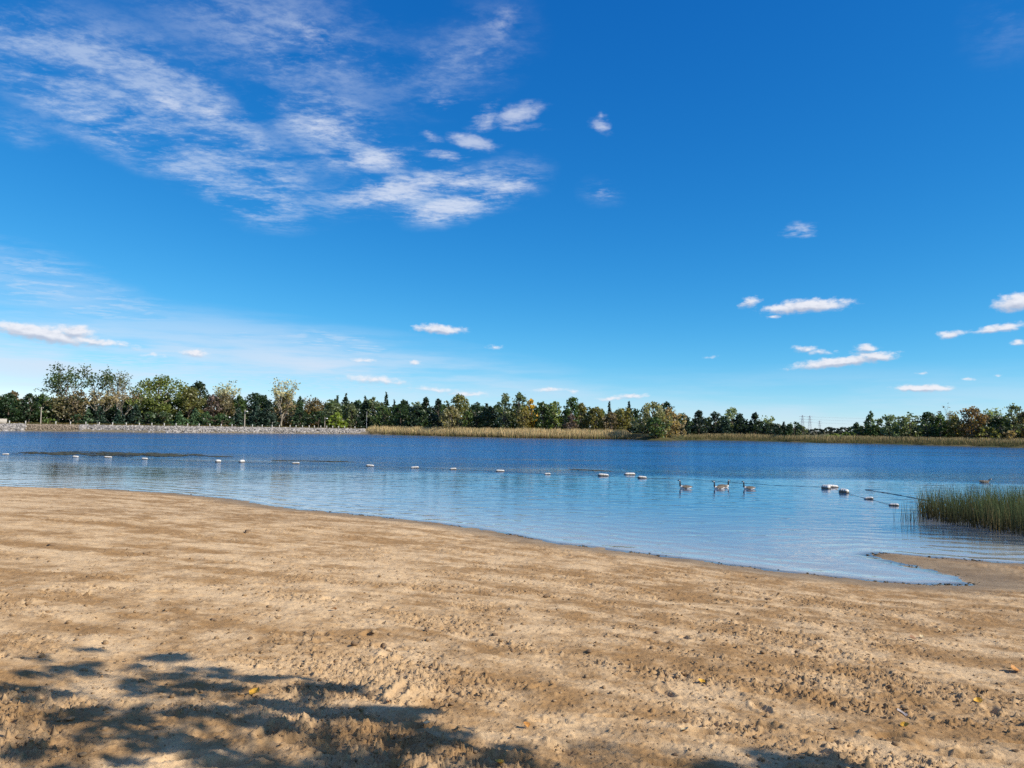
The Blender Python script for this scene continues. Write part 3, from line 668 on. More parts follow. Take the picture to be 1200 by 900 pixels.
gs = [(803, 572.3, 'up', math.pi - .06, 1.06, 'Canada goose swimming leftmost, facing left away from the others'), (842.5, 572.8, 'up', math.pi + .12, 1.0, 'pale-flanked goose facing left in front of another goose'), (848.5, 571.0, 'up', .15, .98, 'goose facing right, half hidden behind the pale-flanked one'),
      (877.5, 573.3, 'up', math.pi - .1, 1.0, 'dark goose facing left, last of the swimming group'), (1154, 565.6, 'low', .05, 1.0, 'lone dark goose with lowered neck swimming beyond the reeds')]
base = {}
for x, y, pose, rz, s_, lb in gs:
    o = copy_tree(base[pose]) if pose in base else goose('goose', pose); base.setdefault(pose, o)
    P = on_plane(x, y); o.location = (P[0], P[1], -.01); o.rotation_euler = (0, 0, rz); o.scale = (s_, s_, s_)
    tag(o, lb, 'goose', 'geese swimming on the lake')

# ------------------------------------------------------------------ blades: reeds, cattails and bank grass
def blades(P, H, W, lean, seg=3, r=rng, bend=.35):
    n_ = len(P); a_ = r.uniform(0, 2 * np.pi, n_); wdir = np.stack([np.cos(a_), np.sin(a_), 0 * a_], -1)
    l_ = r.normal(0, 1, (n_, 2)) * lean + np.array([-.02, 0]); V = np.zeros((n_, seg + 1, 2, 3))
    for s_ in range(seg + 1):
        t = s_ / seg; c = P.copy(); c[:, 2] += H * t * (1 - .08 * bend * t); off = l_ * (H * (t * .5 + bend * t * t))[:, None]; c[:, :2] += off
        w_ = W * (1 - .85 * t ** 1.4)
        V[:, s_, 0] = c - wdir * w_[:, None] / 2; V[:, s_, 1] = c + wdir * w_[:, None] / 2
    i_ = np.arange(n_)[:, None] * (seg + 1) * 2 + np.arange(seg)[None] * 2
    F = np.stack([i_, i_ + 1, i_ + 3, i_ + 2], -1).reshape(-1, 4)
    return V.reshape(-1, 3), F
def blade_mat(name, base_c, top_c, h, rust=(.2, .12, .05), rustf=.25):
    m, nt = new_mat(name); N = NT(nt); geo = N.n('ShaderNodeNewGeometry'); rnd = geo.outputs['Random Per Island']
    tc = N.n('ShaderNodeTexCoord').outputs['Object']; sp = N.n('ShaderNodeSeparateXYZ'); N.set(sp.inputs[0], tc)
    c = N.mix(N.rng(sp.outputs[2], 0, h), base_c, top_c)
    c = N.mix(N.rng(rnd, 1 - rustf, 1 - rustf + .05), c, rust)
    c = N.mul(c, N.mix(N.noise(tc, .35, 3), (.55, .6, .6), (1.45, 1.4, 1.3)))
    hs = N.n('ShaderNodeHueSaturation'); N.set(hs.inputs['Color'], c); N.set(hs.inputs['Value'], N.m('MULTIPLY_ADD', N.m('FRACT', N.m('MULTIPLY', rnd, 7.3)), .8, .6))
    d = N.n('ShaderNodeBsdfDiffuse'); N.set(d.inputs[0], hs.outputs[0]); t = N.n('ShaderNodeBsdfTranslucent'); N.set(t.inputs[0], hs.outputs[0])
    mx = N.n('ShaderNodeMixShader'); mx.inputs[0].default_value = .25; N.set(mx.inputs[1], d.outputs[0]); N.set(mx.inputs[2], t.outputs[0]); N.out(mx.outputs[0]); return m
def in_poly(P, poly):
    ins = np.zeros(len(P), bool); X, Y = P[:, 0], P[:, 1]
    for i in range(len(poly)):
        (ax, ay), (bx, by) = poly[i], poly[(i + 1) % len(poly)]
        ins ^= ((ay > Y) != (by > Y)) & (X < (bx - ax) * (Y - ay) / (by - ay + 1e-12) + ax)
    return ins
poly = [(17.55, 32.0), (17.9, 30.2), (18.5, 27.4), (20.1, 25.8), (23, 25.2), (29, 27), (31, 34), (24, 36.5), (19.2, 35.5)]
P = np.stack([rng.uniform(16.5, 31, 42000), rng.uniform(25, 37, 42000)], -1); P = P[in_poly(P, poly)]
cl = fbm(P[:, 0] / .7, P[:, 1] / .7, 3); P = P[(cl > rng.uniform(-.75, .5, len(P))) & (rng.uniform(0, 1, len(P)) < np.clip((P[:, 0] - 17.2) / 1.3, .12, 1))][:11500]
H = (1.26 + .34 * fbm(P[:, 0] / 1.1 + 5, P[:, 1] / 1.1, 2)) * rng.uniform(.5, 1.2, len(P)); H *= np.clip(.62 + .25 * (P[:, 0] - 17.4), .55, 1.0)
P3 = np.stack([P[:, 0], P[:, 1], np.full(len(P), -.05)], -1)
V, F = blades(P3, H, rng.uniform(.012, .026, len(P)), np.where(rng.uniform(0, 1, (len(P), 1)) < .25, .34, .14))
Q = np.stack([rng.normal(16.75, .3, 70), rng.normal(31.4, .5, 70), np.full(70, -.05)], -1)
V2, F2 = blades(Q, rng.uniform(.5, 1.15, 70), rng.uniform(.010, .018, 70), .09)
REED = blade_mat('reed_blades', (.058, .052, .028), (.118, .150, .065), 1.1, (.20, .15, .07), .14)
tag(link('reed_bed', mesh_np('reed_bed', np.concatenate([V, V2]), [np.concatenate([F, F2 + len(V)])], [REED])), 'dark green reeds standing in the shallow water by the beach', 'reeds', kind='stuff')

def shore_band(px0, px1, s0, s1, n_, hgt, wid, mat, name, label, cat, lean=.08, clump=1.0, r=rng):
    px = r.uniform(px0, px1, n_); s_ = r.uniform(s0, s1, n_)
    D = np.array([far_depth(x) for x in px]) + s_; P = np.array([at_depth(x, 500, d) for x, d in zip(px, D)]); P[:, 2] = np.maximum(ground_h(P[:, 0], P[:, 1]) - .1, -.05)
    c_ = fbm(P[:, 0] / 5, P[:, 1] / 2.5, 3); H = hgt * (1 + .28 * clump * c_) * r.uniform(.65, 1.15, n_) * sstep(px0 - 1, px0 + 8, px) * sstep(px1 + 1, px1 - 8, px) + .1
    V, F = blades(P, H, r.uniform(.6, 1.3, n_) * wid, lean, 2); return tag(link(name, mesh_np(name, V, [F], [mat])), label, cat, kind='stuff')
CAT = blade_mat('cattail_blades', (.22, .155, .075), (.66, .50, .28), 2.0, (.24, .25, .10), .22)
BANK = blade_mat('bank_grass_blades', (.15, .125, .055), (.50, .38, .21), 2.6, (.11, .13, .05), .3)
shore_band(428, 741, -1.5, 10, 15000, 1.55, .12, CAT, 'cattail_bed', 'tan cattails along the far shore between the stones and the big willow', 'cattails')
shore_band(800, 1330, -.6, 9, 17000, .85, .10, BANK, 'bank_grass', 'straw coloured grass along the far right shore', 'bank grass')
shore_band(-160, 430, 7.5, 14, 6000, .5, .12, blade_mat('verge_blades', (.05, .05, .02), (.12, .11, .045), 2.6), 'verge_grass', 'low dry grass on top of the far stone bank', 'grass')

# ------------------------------------------------------------------ riprap and the far left bank
STONE = []
for nm, c in (('pale_stone', (.29, .265, .24)), ('tan_stone', (.26, .205, .15))):
    m, nt = new_mat(nm); N = NT(nt); rnd = N.n('ShaderNodeNewGeometry').outputs['Random Per Island']; tc = N.n('ShaderNodeTexCoord').outputs['Object']
    v = N.m('MULTIPLY', N.m('MULTIPLY_ADD', rnd, .95, .45), N.m('MULTIPLY_ADD', N.noise(tc, 3, 4), .6, .7)); hs = N.n('ShaderNodeHueSaturation'); hs.inputs['Color'].default_value = c4(c); N.set(hs.inputs['Value'], v)
    N.out(N.pbr(hs.outputs[0], .9, N.bump(N.noise(tc, 6, 4), .5, .05), .2)); STONE.append(m)
n_ = 14000; px = rng.uniform(-150, 428, n_); s_ = rng.uniform(-.8, 5.6, n_)
D = np.array([far_depth(x) for x in px]) + s_; P = np.array([at_depth(x, 500, d) for x, d in zip(px, D)]); P[:, 2] = ground_h(P[:, 0], P[:, 1])
P[:, 2] = np.where(s_ < 0, -.05, P[:, 2]); sz = np.clip(rng.lognormal(math.log(.24), .4, n_), .12, .6)
tanm = (px > 30) & (px < 93); sz = np.where(tanm, sz * .55, sz)
V, F = lumps(P, sz, .75, .3); tag(link('riprap', mesh_np('riprap', V, [F], STONE, mat_idx=np.repeat(tanm.astype(int), 20))), 'pale rock riprap sloping into the far left water', 'riprap', kind='stuff')

CONC = mat_simple('weathered_concrete', (.42, .38, .33), .9, .2, 4, .3, .02)
mb = MB(); mb.box((0, 0, .11), (.26, .26, 1.0), bev=.03); mb.box((0, 0, .66), (.32, .32, .1), bev=.025)
POSTM = mb.mesh('guard_post', [mat_simple('post_concrete', (.55, .52, .46), .85, .2, 5, .3, .01)])
for x in (-60, -44, -28, -10, 11, 30, 65.4, 82.6, 100.6, 116.4, 132, 148, 163.4, 178, 192.6, 206.4, 220, 233.4, 246, 259.4, 272, 296, 307.4, 319, 327.6, 340, 347, 354.6, 362.4, 368.5, 376, 383, 390, 397, 404, 416):
    d = far_depth(x) + 6.4; P = at_depth(x, 495, d); z = float(ground_h(P[:1], P[1:2])[0]); tag(link('guard_post', POSTM, loc=(P[0], P[1], z + .35)), 'short pale square guard post on top of the stone bank', 'guard post', 'guard posts along the stone bank')
WOODP = mat_simple('pole_wood', (.36, .31, .25), .9, .25, 3, .4, .02); GALV = mat_simple('galvanised_steel', (.45, .46, .46), .5, .1, 6, .1, .005); LAMPW = mat_simple('lamp_housing', (.7, .7, .68), .5, .05, 6, .1, .005)
def pole(x, ytop, setb, r, label, kind):
    d = far_depth(x) + setb; B_ = at_depth(x, 495, d); z = float(ground_h(B_[:1], B_[1:2])[0]); T_ = at_depth(x, ytop, d); h = T_[2] - z
    root = empty('utility_pole', (B_[0], B_[1], z)); mb = MB(); mb.tube([[0, 0, -.3], [0, 0, h * .5], [0, 0, h]], [r, r * .85, r * .7], 10); link('pole_shaft', mb.mesh('pole_shaft', [WOODP if kind != 'steel' else GALV], True), root)
    if kind == 'lamp':
        mb = MB(); mb.tube([[0, 0, h * .86], [.45, -.2, h * .90], [.75, -.35, h * .9]], .05, 6); link('lamp_arm', mb.mesh('lamp_arm', [GALV], True), root)
        v, f = ico2(); mb = MB(); mb.add(v * np.array([.42, .30, .22]) + np.array([.9, -.4, h * .88]), f); mb.box((.9, -.4, h * .88 + .2), (.3, .25, .14), bev=.03); link('lamp_head', mb.mesh('lamp_head', [LAMPW], True), root)
    if kind == 'cross':
        mb = MB(); mb.box((0, 0, h * .95), (1.6, .12, .14), bev=.01); link('crossarm', mb.mesh('crossarm', [WOODP]), root)
        for k_ in (-.7, 0, .7):
            mb = MB(); mb.tube([[k_, 0, h * .95 + .07], [k_, 0, h * .95 + .2]], [.05, .035], 6); link('insulator', mb.mesh('insulator', [LAMPW], True), root)
    if kind == 'steel':
        mb = MB(); mb.tube([[0, 0, h], [0, 0, h + .25]], [.09, .03], 8); link('pole_cap', mb.mesh('pole_cap', [GALV], True), root)
    tag(root, label, 'pole')
pole(47.6, 477, 9, .20, 'pale wooden pole on the bank at the far left', 'cross')
pole(286.6, 479.8, 9, .24, 'stout pole with a white lamp head before the dark firs', 'lamp')
pole(380.6, 489, 9, .17, 'short pale pole beside the yellow-green bush', 'lamp')
pole(429.6, 483, 9, .09, 'thin steel pole where the stones meet the cattails', 'steel')
P0 = at_depth(-30, 495, far_depth(-30) + 9); z = float(ground_h(P0[:1], P0[1:2])[0])
P1 = at_depth(8, 495, far_depth(5) + 9); T_ = at_depth(4, 491, far_depth(5) + 9)
mb = MB(); L_ = np.linalg.norm((P1 - P0)[:2]); mb.box((0, 0, (T_[2] - z) / 2 - .1), (L_, .5, T_[2] - z + .2), bev=.04); mb.box((0, 0, T_[2] - z + .05), (L_ + .1, .62, .12), bev=.03)
o = link('concrete_wall', mb.mesh('concrete_wall', [CONC]), loc=((P0[0] + P1[0]) / 2, (P0[1] + P1[1]) / 2, z)); o.rotation_euler = (0, 0, math.atan2(P1[1] - P0[1], P1[0] - P0[0])); tag(o, 'low tan concrete wall on the bank cut by the left picture edge', 'wall')

# ------------------------------------------------------------------ trees
def leaf_quads(P, size, r, up=0.0, aspect=1.5):
    n_ = len(P); nv = r.normal(0, 1, (n_, 3)); nv[:, 2] += up * 2; nv /= np.linalg.norm(nv, axis=1)[:, None]
    t = np.cross(nv, r.normal(0, 1, (n_, 3))); t /= np.linalg.norm(t, axis=1)[:, None] + 1e-9; b = np.cross(nv, t)
    s_ = size * r.uniform(.55, 1.3, n_); a = t * (s_ * aspect / 2)[:, None]; c = b * (s_ / aspect / 1.1)[:, None]
    V = np.stack([P - a, P + c * .9 - a * .1, P + a, P - c * .9 + a * .1], 1).reshape(-1, 3)
    return V, np.arange(n_ * 4).reshape(-1, 4)
def limb(mb, a, b, r0, r1, r, bow=.08, n_=5, sides=5):
    a, b = np.array(a, float), np.array(b, float); t = np.linspace(0, 1, n_)[:, None]; L_ = np.linalg.norm(b - a)
    off = r.normal(0, bow * L_, 3) * np.array([1, 1, .4]); P = a + (b - a) * t + off * np.sin(np.pi * t) + np.array([0, 0, .06 * L_]) * np.sin(np.pi * t)
    mb.tube(P, np.linspace(r0, r1, n_), sides, cap=False); return P
def branch_rec(mb, a, d, L_, rad_, depth, r, tips, spread=.5, upb=.25):
    b = a + d * L_; limb(mb, a, b, rad_, rad_ * .55, r, .05, 4, 4 if depth > 0 else 3); tips.append(b)
    if depth <= 0: return
    for _ in range(3 if depth > 1 else 4):
        nd = d + r.normal(0, spread, 3); nd[2] += upb; nd /= np.linalg.norm(nd); t = r.uniform(.45, 1.0)
        branch_rec(mb, a + d * L_ * t, nd, L_ * r.uniform(.5, .75), rad_ * .5, depth - 1, r, tips, spread, upb)
def prof_fn(kind, t):
    if kind in ('broad', 'round', 'bush', 'willow'):
        c, lo = (.55, .10) if kind == 'broad' else ((.5, .0) if kind == 'round' else ((.35, -.15) if kind == 'bush' else (.40, -.05)))
        q = np.where(t > c, (t - c) / (1 - c), (c - t) / (c - lo)); return np.sqrt(np.clip(1 - np.abs(q) ** 2.2, 0, 1))
    if kind == 'cone': return np.clip((1 - t) ** .75, 0, 1) * np.where(t < .12, .75 + t * 2, 1)
    if kind == 'egg': return np.sin(np.pi * np.clip(t * .86 + .14, 0, 1) ** .62) ** .8
    return 1 - t
def make_tree(name, base_, h, w_, kind, color, label, cat, leaf, seed, group=None, bark=None, dens=1.0, gaps=0.0):
    r = np.random.default_rng(seed); root = empty(name, (float(base_[0]), float(base_[1]), float(base_[2]) - .15)); tag(root, label, cat, group)
    bark = bark or BARK; mb = MB(); cents = []; crs = []
    if kind in ('broad', 'round', 'bush', 'willow', 'egg'):
        M_ = int(np.clip(26 + w_ * h * .45, 26, 95)); t = r.uniform(0, 1, M_) ** .85; t = .06 + .94 * t if kind != 'broad' else .14 + .86 * t
        lob = 1 + .22 * np.sin(r.integers(2, 5) * (a_ := r.uniform(0, 2 * np.pi, M_)) + r.uniform(0, 6) + t * 5)
        cr_ = r.uniform(.085, .17, M_) * min(w_, h) * (1.0 if kind != 'willow' else .85)
        rr_ = np.maximum(prof_fn(kind, t) * w_ / 2 * lob - cr_ * .7, 0) * r.uniform(.15, 1, M_) ** .45
        cents = np.stack([rr_ * np.cos(a_), rr_ * np.sin(a_), np.clip(t * h - cr_ * .55, .25 * leaf, None)], -1); crs = cr_
        fork = (.16 if kind in ('bush', 'round') else .3) * h
        tw = max(.03, .028 * h); ax = np.array([r.normal(0, .03) * w_, r.normal(0, .03) * w_, h * .72])
        Pt = limb(mb, (0, 0, -.2), ax, tw, tw * .3, r, .03, 7, 7)
        for c in cents[r.permutation(M_)[:22]]:
            k_ = np.argmin(np.abs(Pt[:, 2] - max(fork * .6, c[2] * .62))); limb(mb, Pt[k_], c, tw * .33, tw * .06, r, .08)
        n_ = int(dens * 3.6 * w_ * h / leaf ** 2); idx = r.choice(M_, n_, p=crs ** 2 / (crs ** 2).sum())
        g = r.normal(0, 1, (n_, 3)); g /= np.linalg.norm(g, axis=1)[:, None]; g *= (r.uniform(0, 1, n_) ** .42)[:, None]
        if kind == 'willow': g *= np.array([.8, .8, 1.35])
        P = cents[idx] + g * crs[idx][:, None] * np.array([1, 1, .85]); P[:, 2] = np.maximum(P[:, 2], .05)
        V, F = leaf_quads(P, leaf, r, .25); cm = LEAF
    elif kind in ('airy', 'sparse', 'bare'):
        tips = []; tw = .020 * h; n0 = 3 if kind == 'airy' else 2
        fk = h * (.18 if kind == 'airy' else .12)
        limb(mb, (0, 0, -.2), (0, 0, fk), tw, tw * .8, r, .02, 4, 7)
        for q in range(5 if kind == 'airy' else 4):
            a_ = q * 2.4 + r.uniform(-.4, .4); sp = w_ / h * (.85 if kind == 'airy' else .6)
            d = np.array([math.cos(a_) * sp, math.sin(a_) * sp, 1.0]); d /= np.linalg.norm(d)
            branch_rec(mb, np.array([0, 0, fk]), d, h * .40, tw * .6, 3, r, tips, .42 if kind == 'airy' else .30, .22 if kind == 'airy' else .35)
        T_ = np.array(tips); sc_ = np.array([w_ / max(.1, np.ptp(T_[:, 0])), w_ / max(.1, np.ptp(T_[:, 1])), h / T_[:, 2].max()])
        mb.V = [v * np.where(v[:, 2:3] > fk, sc_, 1.0) if False else v * np.array([sc_[0], sc_[1], sc_[2]]) for v in mb.V]; T_ = T_ * sc_
        if kind == 'bare': n_ = int(60 * dens)
        else: n_ = int(dens * (1.5 if kind == 'airy' else 1.2) * w_ * h / leaf ** 2)
        top = T_[T_[:, 2] > h * (.42 if kind == 'airy' else .3)]; idx = r.integers(0, len(top), n_)
        P = top[idx] + r.normal(0, 1, (n_, 3)) * (.045 * h if kind == 'airy' else .035 * h) * np.array([1, 1, .7]); V, F = leaf_quads(P, leaf, r, .2); cm = LEAF
        if kind == 'sparse': bark = BARK_PALE if bark is BARK else bark
    else:                                                   # spruce / pine / conical
        tw = max(.04, .018 * h); limb(mb, (0, 0, -.2), (0, 0, h * .97), tw, tw * .12, r, .004, 6, 6)
        tiers = int(np.clip(h * 1.5, 9, 26)); n_ = int(dens * 4.6 * w_ * h / leaf ** 2)
        tt = np.linspace(.03, .985, tiers); rt = prof_fn('cone', tt) * w_ / 2 * r.uniform(.78, 1.12, tiers); nb = 9
        ba = r.uniform(0, 2 * np.pi, (tiers, nb)); bl = r.uniform(.6, 1.08, (tiers, nb))
        for k_ in range(0, tiers, 2):
            for q in range(0, nb, 3): limb(mb, (0, 0, tt[k_] * h), (math.cos(ba[k_, q]) * rt[k_] * .8, math.sin(ba[k_, q]) * rt[k_] * .8, tt[k_] * h - .12 * rt[k_]), tw * .2, tw * .05, r, .02, 3, 4)
        k_ = r.choice(tiers, n_, p=(rt + .05 * w_) / (rt + .05 * w_).sum()); q = r.integers(0, nb, n_); u_ = r.uniform(.05, 1, n_) ** .6
        rho = rt[k_] * bl[k_, q] * u_ + .03 * w_ * r.uniform(0, 1, n_); an = ba[k_, q] + r.normal(0, .22, n_) * (1.2 - .6 * u_)
        z = tt[k_] * h + (.10 - .32 * u_) * rt[k_] + r.normal(0, .35 * h / tiers, n_)
        P = np.stack([rho * np.cos(an), rho * np.sin(an), np.clip(z, .05, h * 1.01)], -1); V, F = leaf_quads(P, leaf, r, .3, 1.9); cm = NEEDLE
    link('trunk', mb.mesh('trunk', [bark], True), root)
    c = link('crown', mesh_np('crown', V, [F], [cm]), root); c.color = (*color, 1)
    return root
CL = dict(dk=(.030, .052, .022), green=(.058, .090, .028), mid=(.050, .078, .026), light=(.105, .135, .035), olive=(.120, .112, .035), yellow=(.34, .26, .04), rust=(.118, .090, .038), tan=(.22, .175, .09), gg=(.100, .118, .062), brown=(.130, .105, .058), spruce=(.022, .040, .024), pine=(.052, .085, .036), yg=(.15, .19, .03), pale=(.30, .27, .15), purple=(.105, .075, .062), willow=(.17, .15, .075), pgreen=(.16, .19, .09))
